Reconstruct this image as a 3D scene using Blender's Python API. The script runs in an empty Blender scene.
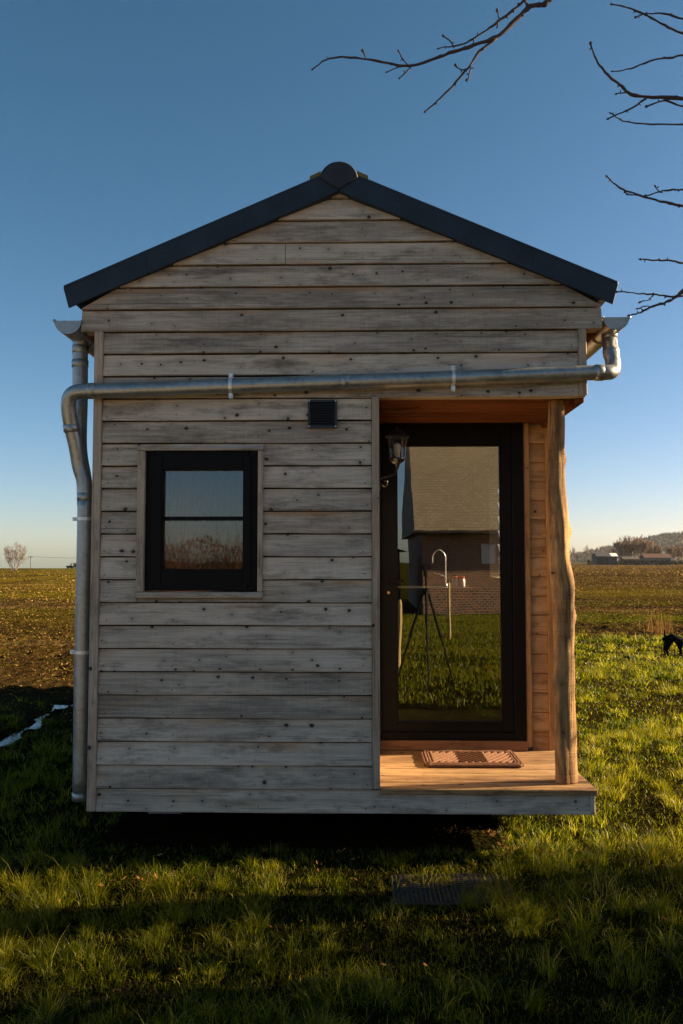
import bpy, bmesh, math, random
import numpy as np
from mathutils import Vector, Matrix
R = math.radians
random.seed(7); rng = np.random.default_rng(7)
scene = bpy.context.scene
COL = scene.collection

# ------------------------------------------------------------------ camera
F = 854.0; CX, CY = 341.5, 512.0
YAW, PITCH = R(1.31), R(3.35)
CAM = Vector((0, 0, 1.55))
fw = Vector((-math.sin(YAW)*math.cos(PITCH), math.cos(YAW)*math.cos(PITCH), math.sin(PITCH)))
rt = Vector((math.cos(YAW), math.sin(YAW), 0))
up = rt.cross(fw)
def P(px, py, Y):
    d = fw + rt*((px-CX)/F) - up*((py-CY)/F)
    return CAM + d*((Y-CAM.y)/d.y)
def G(px, py, z=0.0):
    d = fw + rt*((px-CX)/F) - up*((py-CY)/F)
    return CAM + d*((z-CAM.z)/d.z)
cd = bpy.data.cameras.new('camera'); cam = bpy.data.objects.new('camera', cd); COL.objects.link(cam)
cd.sensor_fit = 'HORIZONTAL'; cd.sensor_width = 24; cd.lens = 24*F/683
cd.clip_start = 0.05; cd.clip_end = 9000
M = Matrix((rt, up, -fw)).transposed().to_4x4(); M.translation = CAM
cam.matrix_world = M
scene.camera = cam

# ------------------------------------------------------------------ light
AZ, EL = R(9), R(20)
world = bpy.data.worlds.new('World'); scene.world = world; world.use_nodes = True
nt = world.node_tree; bg = nt.nodes['Background']
sky = nt.nodes.new('ShaderNodeTexSky'); sky.sky_type = 'NISHITA'; sky.sun_disc = False
sky.sun_elevation = EL; sky.sun_rotation = math.pi/2 - AZ
sky.air_density = 0.8; sky.dust_density = 0.6; sky.ozone_density = 1.5; sky.altitude = 0; SKN = .56
sp_ = nt.nodes.new('ShaderNodeSeparateColor'); cb_ = nt.nodes.new('ShaderNodeCombineColor'); nt.links.new(sky.outputs[0], sp_.inputs[0])
for ch, (a_, p_) in enumerate(((3.3, 1.42), (2.18, 1.10), (2.61, 1.20))):      # camera-like colour response of the sky
    m1 = nt.nodes.new('ShaderNodeMath'); m1.operation = 'MULTIPLY'; m1.inputs[1].default_value = .0681; nt.links.new(sp_.outputs[ch], m1.inputs[0])
    m2 = nt.nodes.new('ShaderNodeMath'); m2.operation = 'POWER'; m2.inputs[1].default_value = p_; nt.links.new(m1.outputs[0], m2.inputs[0])
    m3 = nt.nodes.new('ShaderNodeMath'); m3.operation = 'MULTIPLY'; m3.inputs[1].default_value = a_/.2028; nt.links.new(m2.outputs[0], m3.inputs[0])
    nt.links.new(m3.outputs[0], cb_.inputs[ch])
nt.links.new(cb_.outputs[0], bg.inputs[0]); bg.inputs[1].default_value = 0.05
sd = bpy.data.lights.new('sun', 'SUN'); sun = bpy.data.objects.new('sun', sd); COL.objects.link(sun)
sd.energy = 5.0; sd.angle = R(0.5); sd.color = (1.0, 0.77, 0.46)
sv = Vector((math.cos(EL)*math.cos(AZ), math.cos(EL)*math.sin(AZ), math.sin(EL)))
sun.rotation_euler = sv.to_track_quat('Z', 'Y').to_euler(); sun.location = (20, 4, 12)
scene.view_settings.view_transform = 'Standard'; scene.view_settings.look = 'None'
scene.view_settings.gamma = 1; scene.view_settings.exposure = 2.02
scene.view_settings.use_curve_mapping = False
scene.cycles.max_bounces = 7; scene.cycles.diffuse_bounces = 4; scene.cycles.glossy_bounces = 3
scene.cycles.transmission_bounces = 5; scene.cycles.transparent_max_bounces = 10
scene.cycles.caustics_reflective = False; scene.cycles.caustics_refractive = False
scene.cycles.sample_clamp_indirect = 4.0

# ------------------------------------------------------------------ helpers
def thing(name, label, cat, loc=(0, 0, 0), group=None):
    o = bpy.data.objects.new(name, None); COL.objects.link(o); o.location = loc
    o.empty_display_size = 0.1
    o['label'] = label; o['category'] = cat
    if group: o['group'] = group
    return o
def tag(o, label, cat, group=None):
    o['label'] = label; o['category'] = cat
    if group: o['group'] = group
    return o
def base_world(p):
    v = Vector(p.location)
    while p.parent: p = p.parent; v += Vector(p.location)
    return v
def link(name, me, mats, parent=None, smooth=False, label=None):
    o = bpy.data.objects.new(name, me); COL.objects.link(o)
    if not isinstance(mats, (list, tuple)): mats = [mats]
    for m in mats: me.materials.append(m)
    if smooth:
        me.polygons.foreach_set('use_smooth', [True]*len(me.polygons))
    if parent:
        o.parent = parent; o.location = -base_world(parent)
    if label: o['label'] = label
    return o
def obj(name, bm, mats, parent=None, smooth=False, label=None):
    me = bpy.data.meshes.new(name); bm.normal_update(); bm.to_mesh(me); bm.free()
    return link(name, me, mats, parent, smooth, label)
def struct(o, kind='structure'):
    o['kind'] = kind; return o
def box(bm, a, b, mi=0):
    x0, x1 = sorted((a[0], b[0])); y0, y1 = sorted((a[1], b[1])); z0, z1 = sorted((a[2], b[2]))
    v = [bm.verts.new(c) for c in ((x0,y0,z0),(x1,y0,z0),(x1,y1,z0),(x0,y1,z0),(x0,y0,z1),(x1,y0,z1),(x1,y1,z1),(x0,y1,z1))]
    for f in ((0,3,2,1),(4,5,6,7),(0,1,5,4),(1,2,6,5),(2,3,7,6),(3,0,4,7)):
        bm.faces.new([v[i] for i in f]).material_index = mi
def prism(bm, pts, y0, y1, mi=0):
    """polygon in xz (counter clockwise seen from -Y) extruded along Y"""
    a = [bm.verts.new((x, y0, z)) for x, z in pts]; b = [bm.verts.new((x, y1, z)) for x, z in pts]
    bm.faces.new(a).material_index = mi; bm.faces.new(b[::-1]).material_index = mi
    n = len(pts)
    for i in range(n):
        bm.faces.new((a[(i+1) % n], a[i], b[i], b[(i+1) % n])).material_index = mi
def catmull(pts, n=6):
    pts = [Vector(p) for p in pts]
    if len(pts) < 3: return pts
    P_ = [pts[0]*2-pts[1]] + pts + [pts[-1]*2-pts[-2]]
    out = []
    for i in range(1, len(P_)-2):
        a, b, c, d = P_[i-1:i+3]
        for k in range(n):
            t = k/n
            out.append(0.5*((2*b)+(c-a)*t+(2*a-5*b+4*c-d)*t*t+(3*b-a-3*c+d)*t**3))
    out.append(pts[-1]); return out
def tube(bm, pts, rad, seg=12, cap=True, mi=0, squash=None):
    pts = [Vector(p) for p in pts]
    if not hasattr(rad, '__len__'): rad = [rad]*len(pts)
    rings = []; ref = None
    for i, p in enumerate(pts):
        t = (pts[min(i+1, len(pts)-1)]-pts[max(i-1, 0)]).normalized()
        if ref is None:
            ref = Vector((0, 0, 1)) if abs(t.z) < 0.8 else Vector((1, 0, 0))
        u = (ref - t*ref.dot(t)).normalized(); ref = u; w = t.cross(u)
        rings.append([bm.verts.new(p+(u*math.cos(a)+w*math.sin(a))*rad[i]) for a in [2*math.pi*k/seg for k in range(seg)]])
    for a, b in zip(rings, rings[1:]):
        for k in range(seg):
            bm.faces.new((a[k], a[(k+1) % seg], b[(k+1) % seg], b[k])).material_index = mi
    if cap:
        bm.faces.new(rings[0][::-1]).material_index = mi; bm.faces.new(rings[-1]).material_index = mi
def lathe(bm, c, prof, seg=16, mi=0):
    c = Vector(c); rings = []
    for r, z in prof:
        rings.append([bm.verts.new(c+Vector((r*math.cos(2*math.pi*k/seg), r*math.sin(2*math.pi*k/seg), z))) for k in range(seg)])
    for a, b in zip(rings, rings[1:]):
        for k in range(seg):
            bm.faces.new((a[k], a[(k+1) % seg], b[(k+1) % seg], b[k])).material_index = mi
    bm.faces.new(rings[0][::-1]).material_index = mi; bm.faces.new(rings[-1]).material_index = mi
def mesh_np(name, V, faces_flat, nper):
    me = bpy.data.meshes.new(name); n = len(faces_flat)//nper
    me.vertices.add(len(V)); me.vertices.foreach_set('co', np.asarray(V, np.float32).ravel())
    me.loops.add(len(faces_flat)); me.loops.foreach_set('vertex_index', np.asarray(faces_flat, np.int32))
    me.polygons.add(n); me.polygons.foreach_set('loop_start', np.arange(0, n*nper, nper, dtype=np.int32))
    me.update(calc_edges=True); me.validate()
    return me
def vnoise(x, y, s=0):
    xi = np.floor(x).astype(np.int64); yi = np.floor(y).astype(np.int64); fx = x-xi; fy = y-yi
    fx = fx*fx*(3-2*fx); fy = fy*fy*(3-2*fy)
    def h(a, b):
        n = (a*374761393 + b*668265263 + s*1442695041) & 0xffffffff
        n = ((n ^ (n >> 13))*1274126177) & 0xffffffff
        return ((n ^ (n >> 16)) & 0xffff)/65535.0
    return (h(xi, yi)*(1-fx)+h(xi+1, yi)*fx)*(1-fy)+(h(xi, yi+1)*(1-fx)+h(xi+1, yi+1)*fx)*fy
def fbm(x, y, s=0, o=3):
    t = 0; a = 0.5; n = 0
    for k in range(o):
        t = t+a*vnoise(x*2**k, y*2**k, s+k); n += a; a *= 0.5
    return t/n

# ------------------------------------------------------------------ materials
def new_mat(name):
    m = bpy.data.materials.new(name); m.use_nodes = True
    nt = m.node_tree; return m, nt, nt.nodes['Principled BSDF']
class N:
    def __init__(s, nt): s.nt = nt
    def n(s, t, **kw):
        o = s.nt.nodes.new('ShaderNode'+t)
        for k, v in kw.items(): setattr(o, k, v)
        return o
    def l(s, a, b): s.nt.links.new(a, b)
    def set(s, sock, v):
        if hasattr(v, 'is_linked') or hasattr(v, 'links'): s.l(v, sock)
        else: sock.default_value = v
    def math(s, op, a, b=0.0, c=None):
        o = s.n('Math', operation=op); s.set(o.inputs[0], a); s.set(o.inputs[1], b)
        if c is not None: s.set(o.inputs[2], c)
        return o.outputs[0]
    def mix(s, f, a, b, bt='MIX'):
        o = s.n('Mix', data_type='RGBA', blend_type=bt); s.set(o.inputs[0], f)
        s.set(o.inputs[6], a if hasattr(a, 'links') else (*a, 1)); s.set(o.inputs[7], b if hasattr(b, 'links') else (*b, 1))
        return o.outputs[2]
    def ramp(s, f, stops, interp='LINEAR'):
        o = s.n('ValToRGB'); o.color_ramp.interpolation = interp; s.l(f, o.inputs[0]); e = o.color_ramp.elements
        while len(e) < len(stops): e.new(0.5)
        for i, (p, c) in enumerate(stops):
            e[i].position = p; e[i].color = (*c, 1) if hasattr(c, '__len__') else (c, c, c, 1)
        return o.outputs[0]
    def noise(s, vec, scale, detail=3, rough=0.55, dist=0.0):
        o = s.n('TexNoise'); s.l(vec, o.inputs['Vector']); o.inputs['Scale'].default_value = scale
        o.inputs['Detail'].default_value = detail; o.inputs['Roughness'].default_value = rough
        o.inputs['Distortion'].default_value = dist; return o.outputs[0]
    def bump(s, h, strength, dist, bsdf, nrm=None):
        o = s.n('Bump'); s.l(h, o.inputs['Height']); o.inputs['Strength'].default_value = strength
        o.inputs['Distance'].default_value = dist
        if nrm: s.l(nrm, o.inputs['Normal'])
        s.l(o.outputs[0], bsdf.inputs['Normal']); return o.outputs[0]
def simple(name, col, rough=0.6, metal=0.0, var=0.12, scale=8.0, bump=0.0, spec=0.5):
    m, nt, b = new_mat(name); g = N(nt); tc = g.n('TexCoord').outputs['Object']
    f = g.noise(tc, scale, 4)
    b.inputs['Roughness'].default_value = rough; b.inputs['Metallic'].default_value = metal
    b.inputs['Specular IOR Level'].default_value = spec
    c0 = tuple(c*(1-var) for c in col); c1 = tuple(min(1, c*(1+var)) for c in col)
    g.l(g.ramp(f, [(0.3, c0), (0.7, c1)]), b.inputs['Base Color'])
    if bump: g.bump(g.noise(tc, scale*6, 3), 0.4, bump, b)
    return m
def wood(name, dark, light, axis='X', pitch=0.0, z0=0.0, boards='Z', knots=0.5, stain=(0.16, 0.075, 0.03), stainamt=0.25, grey=None, bumpd=0.002, contrast=1.0, scale=1.0):
    """plank wood: grain runs along axis; plank id from coordinate `boards` / pitch"""
    m, nt, b = new_mat(name); g = N(nt)
    sep = g.n('SeparateXYZ'); g.l(g.n('TexCoord').outputs['Object'], sep.inputs[0])
    ax = {'X': 0, 'Y': 1, 'Z': 2}
    o = sep.outputs
    rest = [k for k in 'XYZ' if k != axis]
    u = o[ax[axis]]; v1 = o[ax[rest[0]]]; v2 = o[ax[rest[1]]]
    if pitch:
        q = g.math('DIVIDE', g.math('SUBTRACT', o[ax[boards]], z0), pitch)
        idn = g.math('FLOOR', q); fr = g.math('SUBTRACT', q, idn)
    else:
        idn = g.math('FLOOR', g.math('MULTIPLY', o[0], 0.0001)); fr = None
    wn = g.n('TexWhiteNoise', noise_dimensions='1D'); g.l(g.math('ADD', idn, 3.7), wn.inputs['W'])
    rnd = wn.outputs['Value']
    uo = g.math('ADD', u, g.math('MULTIPLY', rnd, 37.0))
    c = g.n('CombineXYZ'); g.l(uo, c.inputs[0]); g.l(v1, c.inputs[1]); g.l(v2, c.inputs[2])
    vec = c.outputs[0]
    def mp(sx, sy, sz):
        mpn = g.n('Mapping'); g.l(vec, mpn.inputs[0]); mpn.inputs['Scale'].default_value = (sx*scale, sy*scale, sz*scale); return mpn.outputs[0]
    # knots pull the grain around them
    kv = g.n('CombineXYZ'); g.l(g.math('MULTIPLY', uo, 7.5*scale), kv.inputs[0]); g.l(g.math('MULTIPLY', g.math('ADD', g.math('ADD', v1, v2), g.math('MULTIPLY', rnd, 5.0)), 8.0*scale), kv.inputs[1])
    vo = g.n('TexVoronoi', voronoi_dimensions='2D'); g.l(kv.outputs[0], vo.inputs['Vector']); vo.inputs['Scale'].default_value = 1.0
    kd = vo.outputs['Distance']
    kc = g.n('SeparateColor'); g.l(vo.outputs['Color'], kc.inputs[0])
    gate = g.math('LESS_THAN', kc.outputs[0], knots)
    rad = g.math('MULTIPLY_ADD', g.math('POWER', kc.outputs[1], 3.0), 0.085, 0.035)
    kd = g.math('ADD', kd, g.math('MULTIPLY', g.math('SUBTRACT', g.noise(mp(38, 60, 60), 1.0, 3), .5), .13))
    kn = g.math('MULTIPLY', g.ramp(g.math('DIVIDE', kd, rad), [(0.55, 1.0), (1.0, 0.0)]), gate)
    halo = g.math('MULTIPLY', g.ramp(kd, [(0.03, 1.0), (0.30, 0.0)]), gate)
    gr1 = g.noise(mp(2.2, 34, 34), 1.0, 6, 0.68, 0.6)
    fine = g.noise(mp(5.0, 130, 130), 1.0, 3, 0.75)
    saw = g.noise(mp(150, 3, 3), 1.0, 2)
    blot = g.noise(mp(1.6, 6, 8), 1.0, 5, 0.62)
    f = g.math('ADD', g.math('MULTIPLY', gr1, 0.50), g.math('MULTIPLY', fine, 0.50))
    f = g.math('ADD', f, g.math('MULTIPLY', g.math('SUBTRACT', rnd, 0.5), 0.24))
    f = g.math('ADD', f, g.math('MULTIPLY', g.math('SUBTRACT', saw, 0.5), 0.14))
    f = g.math('ADD', f, g.math('MULTIPLY', g.math('SUBTRACT', blot, 0.5), 0.6))
    hw = 0.24/contrast
    mid = tuple((a_+b_c)*.5 for a_, b_c in zip(dark, light))
    col = g.ramp(f, [(0.5-hw, dark), (0.5, mid), (0.5+hw*1.3, light)])
    # checks: thin dark lines along the grain
    ck = g.noise(mp(1.3, 95, 95), 1.0, 2, 0.5, 0.2)
    col = g.mix(g.math('MULTIPLY', g.ramp(ck, [(.30, 1.0), (.36, 0.0)]), .55), col, tuple(x*.35 for x in dark))
    # warm unweathered stains, mostly under each lap
    st = g.ramp(g.noise(mp(1.0, 8, 10), 1.3, 4, 0.65), [(0.52, 0.0), (0.72, 1.0)])
    if fr is not None:
        ed = g.ramp(fr, [(0.0, 0.25), (0.55, 0.35), (0.90, 1.0)])
        st = g.math('MULTIPLY', st, ed)
    col = g.mix(g.math('MULTIPLY', st, stainamt), col, stain)
    dk = tuple(x*0.45 for x in dark)
    dkst = g.ramp(g.noise(mp(2.2, 10, 9), 1.5, 6, 0.75), [(0.50, 0.0), (0.70, 0.85)])
    col = g.mix(dkst, col, dk)
    col = g.mix(g.math('MULTIPLY', halo, 0.45), col, dark)
    col = g.mix(g.math('MULTIPLY', kn, 0.95), col, tuple(x*0.10 for x in dark))
    g.l(col, b.inputs['Base Color'])
    b.inputs['Roughness'].default_value = 0.82; b.inputs['Specular IOR Level'].default_value = 0.25
    h = g.math('ADD', g.math('MULTIPLY', gr1, 0.6), g.math('MULTIPLY', fine, 0.4)); h = g.math('ADD', h, g.math('MULTIPLY', saw, 0.25))
    h = g.math('SUBTRACT', h, g.math('MULTIPLY', kn, 0.3))
    g.bump(h, 0.6, bumpd, b)
    return m

ZB = P(200, 812.3, 4.64-.024).z; PITCHB = (P(250, 397.5, 4.64-.024).z-ZB)/18
Wd, Wl = (0.27, 0.225, 0.175), (0.68, 0.575, 0.45)
M_side = wood('weathered_larch', Wd, Wl, 'X', PITCHB, ZB, knots=0.72, stain=(0.42, 0.22, 0.085), stainamt=1.0, bumpd=0.005, contrast=1.3)
M_sideY = wood('weathered_larch_side', Wd, Wl, 'Y', PITCHB, ZB, knots=0.42, stain=(0.30, 0.15, 0.06), stainamt=0.8, bumpd=0.003)
M_vert = wood('weathered_trim', (0.24, 0.18, 0.125), (0.56, 0.44, 0.33), 'Z', knots=0.25, stain=(0.36, 0.17, 0.06), stainamt=0.6)
M_horz = wood('weathered_sill', (0.24, 0.19, 0.14), (0.56, 0.47, 0.37), 'X', knots=0.25, stainamt=0.5)
M_fresh = wood('fresh_larch', (0.34, 0.165, 0.06), (0.62, 0.37, 0.17), 'X', PITCHB, ZB, knots=0.45, stain=(0.3, 0.13, 0.05), stainamt=0.4)
M_freshv = wood('fresh_trim', (0.32, 0.15, 0.05), (0.60, 0.33, 0.15), 'Z', knots=0.2, stainamt=0.3)
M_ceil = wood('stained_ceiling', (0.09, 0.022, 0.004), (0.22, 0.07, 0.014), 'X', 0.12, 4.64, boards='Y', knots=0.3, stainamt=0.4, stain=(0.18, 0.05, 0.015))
M_deck = wood('deck_boards', (0.19, 0.095, 0.04), (0.44, 0.27, 0.125), 'X', 0.152, 4.605, boards='Y', knots=0.6, stain=(0.12, 0.045, 0.018), stainamt=0.9, contrast=1.5)
M_thresh = wood('threshold_wood', (0.13, 0.055, 0.028), (0.30, 0.15, 0.08), 'X', knots=0.2, stainamt=0.5)
M_log = wood('debarked_log', (0.13, 0.062, 0.024), (0.50, 0.29, 0.12), 'Z', knots=0.7, stain=(0.10, 0.05, 0.02), stainamt=1.0, bumpd=0.02, contrast=1.9)
M_ply = simple('pale_lining', (0.42, 0.32, 0.20), 0.8)
M_black = simple('anthracite_frame', (0.0045, 0.0042, 0.0045), 0.5, var=0.2, spec=0.12)
M_blackm = simple('black_metal', (0.012, 0.012, 0.013), 0.35, var=0.2, bump=0.0005)
M_roof = simple('slate_metal', (0.020, 0.031, 0.045), 0.5, 0.1, var=0.25, scale=5, spec=0.3)
M_cap = simple('ridge_metal', (0.022, 0.020, 0.027), 0.6, 0.1, var=0.3, scale=12)
M_moss = simple('ridge_filler', (0.18, 0.14, 0.03), 0.9)
M_chassis = simple('chassis_steel', (0.010, 0.010, 0.010), 0.7, 0.2)
M_roofscrew = simple('dull_screw', (.035, .045, .06), .5, .2)
def zinc():
    m, nt, b = new_mat('zinc'); g = N(nt); tc = g.n('TexCoord').outputs['Object']
    vo = g.n('TexVoronoi'); g.l(tc, vo.inputs['Vector']); vo.inputs['Scale'].default_value = 55
    cc = g.n('SeparateColor'); g.l(vo.outputs['Color'], cc.inputs[0])
    f = g.math('ADD', g.math('MULTIPLY', cc.outputs[0], 0.30), g.math('MULTIPLY', g.noise(tc, 9, 4, 0.5), 0.7))
    col = g.ramp(f, [(0.25, (0.27, 0.275, 0.265)), (0.75, (0.42, 0.43, 0.41))])
    st = g.ramp(g.noise(tc, 3.0, 6, 0.7), [(0.55, 0.0), (0.7, 1.0)])
    col = g.mix(g.math('MULTIPLY', st, 0.35), col, (0.22, 0.19, 0.13))
    g.l(col, b.inputs['Base Color']); b.inputs['Metallic'].default_value = 0.75
    g.l(g.ramp(f, [(0.2, 0.30), (0.8, 0.52)]), b.inputs['Roughness'])
    g.bump(g.noise(tc, 30, 4), 0.25, 0.002, b)
    return m
M_zinc = zinc()
M_bright = simple('bright_steel', (0.75, 0.75, 0.73), 0.35, 0.5)
def glass(name, refl, tint=(0.8, 0.82, 0.8), rough=0.0, wav=0.0):
    m = bpy.data.materials.new(name); m.use_nodes = True; nt = m.node_tree; nt.nodes.clear(); g = N(nt)
    out = g.n('OutputMaterial'); mx = g.n('MixShader'); tr = g.n('BsdfTransparent'); gl = g.n('BsdfGlossy')
    tr.inputs[0].default_value = (*tint, 1); gl.inputs['Color'].default_value = (1, 1, 1, 1); gl.inputs['Roughness'].default_value = rough
    lw = g.n('LayerWeight'); lw.inputs[0].default_value = 0.35
    f = g.math('ADD', g.math('MULTIPLY', lw.outputs['Fresnel'], 0.6), refl); f = g.math('MINIMUM', f, 0.95)
    g.l(f, mx.inputs[0]); g.l(tr.outputs[0], mx.inputs[1]); g.l(gl.outputs[0], mx.inputs[2]); g.l(mx.outputs[0], out.inputs[0])
    if wav:
        bp = g.n('Bump'); g.l(g.noise(g.n('TexCoord').outputs['Object'], 2.2, 2), bp.inputs['Height']); bp.inputs['Distance'].default_value = wav
        bp.inputs['Strength'].default_value = 1.0; g.l(bp.outputs[0], gl.inputs['Normal'])
    return m
M_glass = glass('door_glass', 0.14, wav=0.0004)
M_wglass = glass('window_glass', 0.07, (.6,.6,.6), wav=0.0005)
M_lglass = glass('lamp_glass', 0.06, (0.95, 0.95, 0.92))
def leafmat(name, stops, trans=0.45, attr='tint', patch=None, rough=0.5, spec=0.0):
    m = bpy.data.materials.new(name); m.use_nodes = True; nt = m.node_tree; nt.nodes.clear(); g = N(nt)
    out = g.n('OutputMaterial'); mx = g.n('MixShader'); b = g.n('BsdfPrincipled'); t = g.n('BsdfTranslucent')
    a = g.n('Attribute', attribute_name=attr)
    col = g.ramp(a.outputs['Fac'], stops)
    if patch:
        f = g.noise(g.n('TexCoord').outputs['Object'], patch[0], 3)
        col = g.mix(g.ramp(f, [(0.45, 0.0), (0.65, patch[2])]), col, patch[1])
    g.l(col, b.inputs['Base Color']); b.inputs['Roughness'].default_value = .4; b.inputs['Specular IOR Level'].default_value = spec
    g.l(col, t.inputs[0]); mx.inputs[0].default_value = trans
    g.l(b.outputs[0], mx.inputs[1]); g.l(t.outputs[0], mx.inputs[2]); g.l(mx.outputs[0], out.inputs[0])
    return m
M_grass = leafmat('grass_blade', [(0.0, (0.02, 0.04, 0.0005)), (0.35, (0.10, 0.13, 0.001)), (0.70, (0.34, 0.32, 0.004)), (1.0, (0.55, 0.45, 0.10))], 0.58, patch=(0.7, (0.24, 0.20, 0.004), 0.55), spec=.26)
M_litter = leafmat('field_litter', [(0.0, (0.03, 0.016, 0.004)), (0.4, (0.11, 0.065, 0.014)), (0.8, (0.34, 0.23, 0.08)), (1.0, (0.10, 0.12, 0.003))], 0.25)
M_hedge = leafmat('hedge_leaf', [(0.0, (0.05, 0.018, 0.008)), (0.6, (0.13, 0.05, 0.02)), (1.0, (0.20, 0.11, 0.05))], 0.3)
M_bark = simple('bark', (0.085, 0.065, 0.05), 0.9, var=0.4, scale=14, bump=0.01)
M_twig = simple('twig_bark', (0.05, 0.032, 0.028), 0.8, var=0.3, scale=40)
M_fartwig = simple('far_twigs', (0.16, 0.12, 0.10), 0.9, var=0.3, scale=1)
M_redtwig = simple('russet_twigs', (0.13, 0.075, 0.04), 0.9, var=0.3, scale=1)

# ------------------------------------------------------------------ cabin
YF = 4.64                       # plane of the facade studs; board faces sit just in front
YB = 5.57                       # porch back wall
YE = 11.1                       # rear of the cabin
XL = P(88.5, 800, YF).x; XR = P(593, 800, YF).x
XM = (XL+XR)/2
ZF = P(450, 789.5, YF-.035).z; ZC = ZB+18*PITCHB+.006; print('ZB', ZB, PITCHB, ZF, ZC)
XP = P(379.5, 600, YF).x        # porch side corner
cabin = thing('wooden_cabin', 'small grey larch clad cabin with slate coloured metal roof and recessed corner porch', 'cabin', (XM, YF+3, 0))
# roof line
half = (P(617, 290, YF-.065).x - P(62, 290, YF-.065).x)/2
zap = P(340, 171, YF-.06).z
slope = math.tan(R(23.3))
zev = zap - half*slope
def roofz(x): return zap - abs(x-XM)*slope
TH = 0.115                      # roof build-up, measured vertically

def siding(bm, horiz, plane, nsign, u0, u1, k0, k1, holes=(), clip=None, seedv=0):
    """lapped boards; horiz 'X' or 'Y'; nsign = outward direction on the other axis"""
    rnd = random.Random(seedv)
    for k in range(k0, k1):
        z0 = ZB+k*PITCHB; z1 = z0+PITCHB-0.007
        spans = [(u0, u1)]
        for (a, b, h0, h1) in holes:
            for (q0, q1) in ((z0, h0), (h1, z1)):
                if z0 < (h0 if q0 == z0 else h1) < z1 and (z0+0.02 < h1 and z1-0.02 > h0) and q1-q0 > .004:
                    c = []
                    for uu in (a, b):
                        for (o_, zz) in ((0, q0), (.019, q0), (.014, q1), (0, q1)):
                            c.append(bm.verts.new((uu, plane+nsign*o_, zz) if horiz == 'X' else (plane+nsign*o_, uu, zz)))
                    for f in ((0, 1, 2, 3), (4, 7, 6, 5), (0, 4, 5, 1), (1, 5, 6, 2), (2, 6, 7, 3)): bm.faces.new([c[i] for i in f])
        for (a, b, h0, h1) in holes:
            if z0+0.02 < h1 and z1-0.02 > h0:
                ns = []
                for s in spans:
                    if a > s[0] and b < s[1]: ns += [(s[0], a), (b, s[1])]
                    elif a <= s[0] < b < s[1]: ns.append((b, s[1]))
                    elif s[0] < a < s[1] <= b: ns.append((s[0], a))
                    elif a <= s[0] and b >= s[1]: pass
                    else: ns.append(s)
                spans = ns
        if horiz == 'X' and k in (24,):
            jx = u0+(u1-u0)*rnd.uniform(.25, .75); ns = []
            for s_ in spans:
                if s_[0]+.25 < jx < s_[1]-.25: ns += [(s_[0], jx-.0015), (jx+.0015, s_[1])]
                else: ns.append(s_)
            spans = ns
        for (a, b) in spans:
            n = max(2, int((b-a)/0.12)); ph = rnd.uniform(0, 9); tilt = rnd.uniform(-.0015, .0015)
            prev = None
            outp = 0.024+rnd.uniform(-.0015, .0015)
            for i in range(n+1):
                t = i/n
                jz = 0.0012*math.sin(ph+t*5)+rnd.uniform(-.0008, .0008)
                ub, ut = a+(b-a)*t, a+(b-a)*t
                if clip:
                    la, lb = clip(z0); ta, tb = clip(z1)
                    la, lb = max(a, la), min(b, lb); ta, tb = max(a, ta), min(b, tb)
                    if la >= lb: break
                    if ta >= tb: ta = tb = (ta+tb)/2
                    ub = la+(lb-la)*t; ut = ta+(tb-ta)*t
                prof = [(ub, 0.0, z0+jz), (ub, outp+tilt, z0+jz), (ub*0.985+ut*0.015, outp+.0015+tilt, z0+.006+jz), (ut, 0.009, z1), (ut, 0.0, z1)]
                vs = []
                for (uu, o_, zz) in prof:
                    c = (uu, plane+nsign*o_, zz) if horiz == 'X' else (plane+nsign*o_, uu, zz)
                    vs.append(bm.verts.new(c))
                if prev:
                    for j in range(len(vs)-1):
                        bm.faces.new((prev[j], vs[j], vs[j+1], prev[j+1]))
                else: bm.faces.new(vs[::-1])
                prev = vs
            else:
                bm.faces.new(prev)
# window opening
zg = ZB+21*PITCHB
WX0 = P(137.5, 520, YF-.02).x; WX1 = P(263, 520, YF-.02).x
WZ0 = P(200, 598, YF-.02).z; WZ1 = P(200, 447.5, YF-.02).z
XC0 = XL+0.048; XC1 = XP-0.042
bm = bmesh.new()
siding(bm, 'X', YF, -1, XC0, XC1, 1, 18, [(WX0, WX1, WZ0, WZ1)], seedv=1)
siding(bm, 'X', YF, -1, XC0, XR-.002, 0, 1, seedv=2)
XRU = XR-0.002
siding(bm, 'X', YF, -1, XC0, XRU-.044, 18, 21, seedv=3)
EX0 = P(83, 315, YF).x; EX1 = P(600.5, 315, YF).x
def clipf(z):
    w = (zap-TH*0.9-z)/slope
    return XM-w, XM+w
siding(bm, 'X', YF-.004, -1, EX0, EX1, 21, 30, clip=clipf, seedv=4)
bmesh.ops.recalc_face_normals(bm, faces=bm.faces[:])
front_wall = obj('front_wall', bm, M_side, cabin)
# nail heads, two to a board along the studs
bm = bmesh.new(); rn = random.Random(5)
for k in range(0, 27):
    for ux in [XC0+.03, -1.02, -0.56, XC1-.035]+([0.55, XR-.08] if (k == 0 or k >= 18) else []):
        z = ZB+k*PITCHB+rn.uniform(.022, .034); x = ux+rn.uniform(-.012, .012)
        if WX0-.01 < x < WX1+.01 and WZ0-.03 < z < WZ1+.01: continue
        a, b_ = clipf(z+.05)
        if not (a+.05 < x < b_-.05): continue
        yf = YF-.0235-(.004 if k >= 21 else 0)
        lathe_c = [bm.verts.new((x+.0035*math.cos(t), yf-.002, z+.0035*math.sin(t))) for t in [i*math.pi/3 for i in range(6)]]
        bm.faces.new(lathe_c[::-1])
o = obj('siding_nails', bm, M_blackm, front_wall); o['kind'] = 'stuff'
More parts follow.
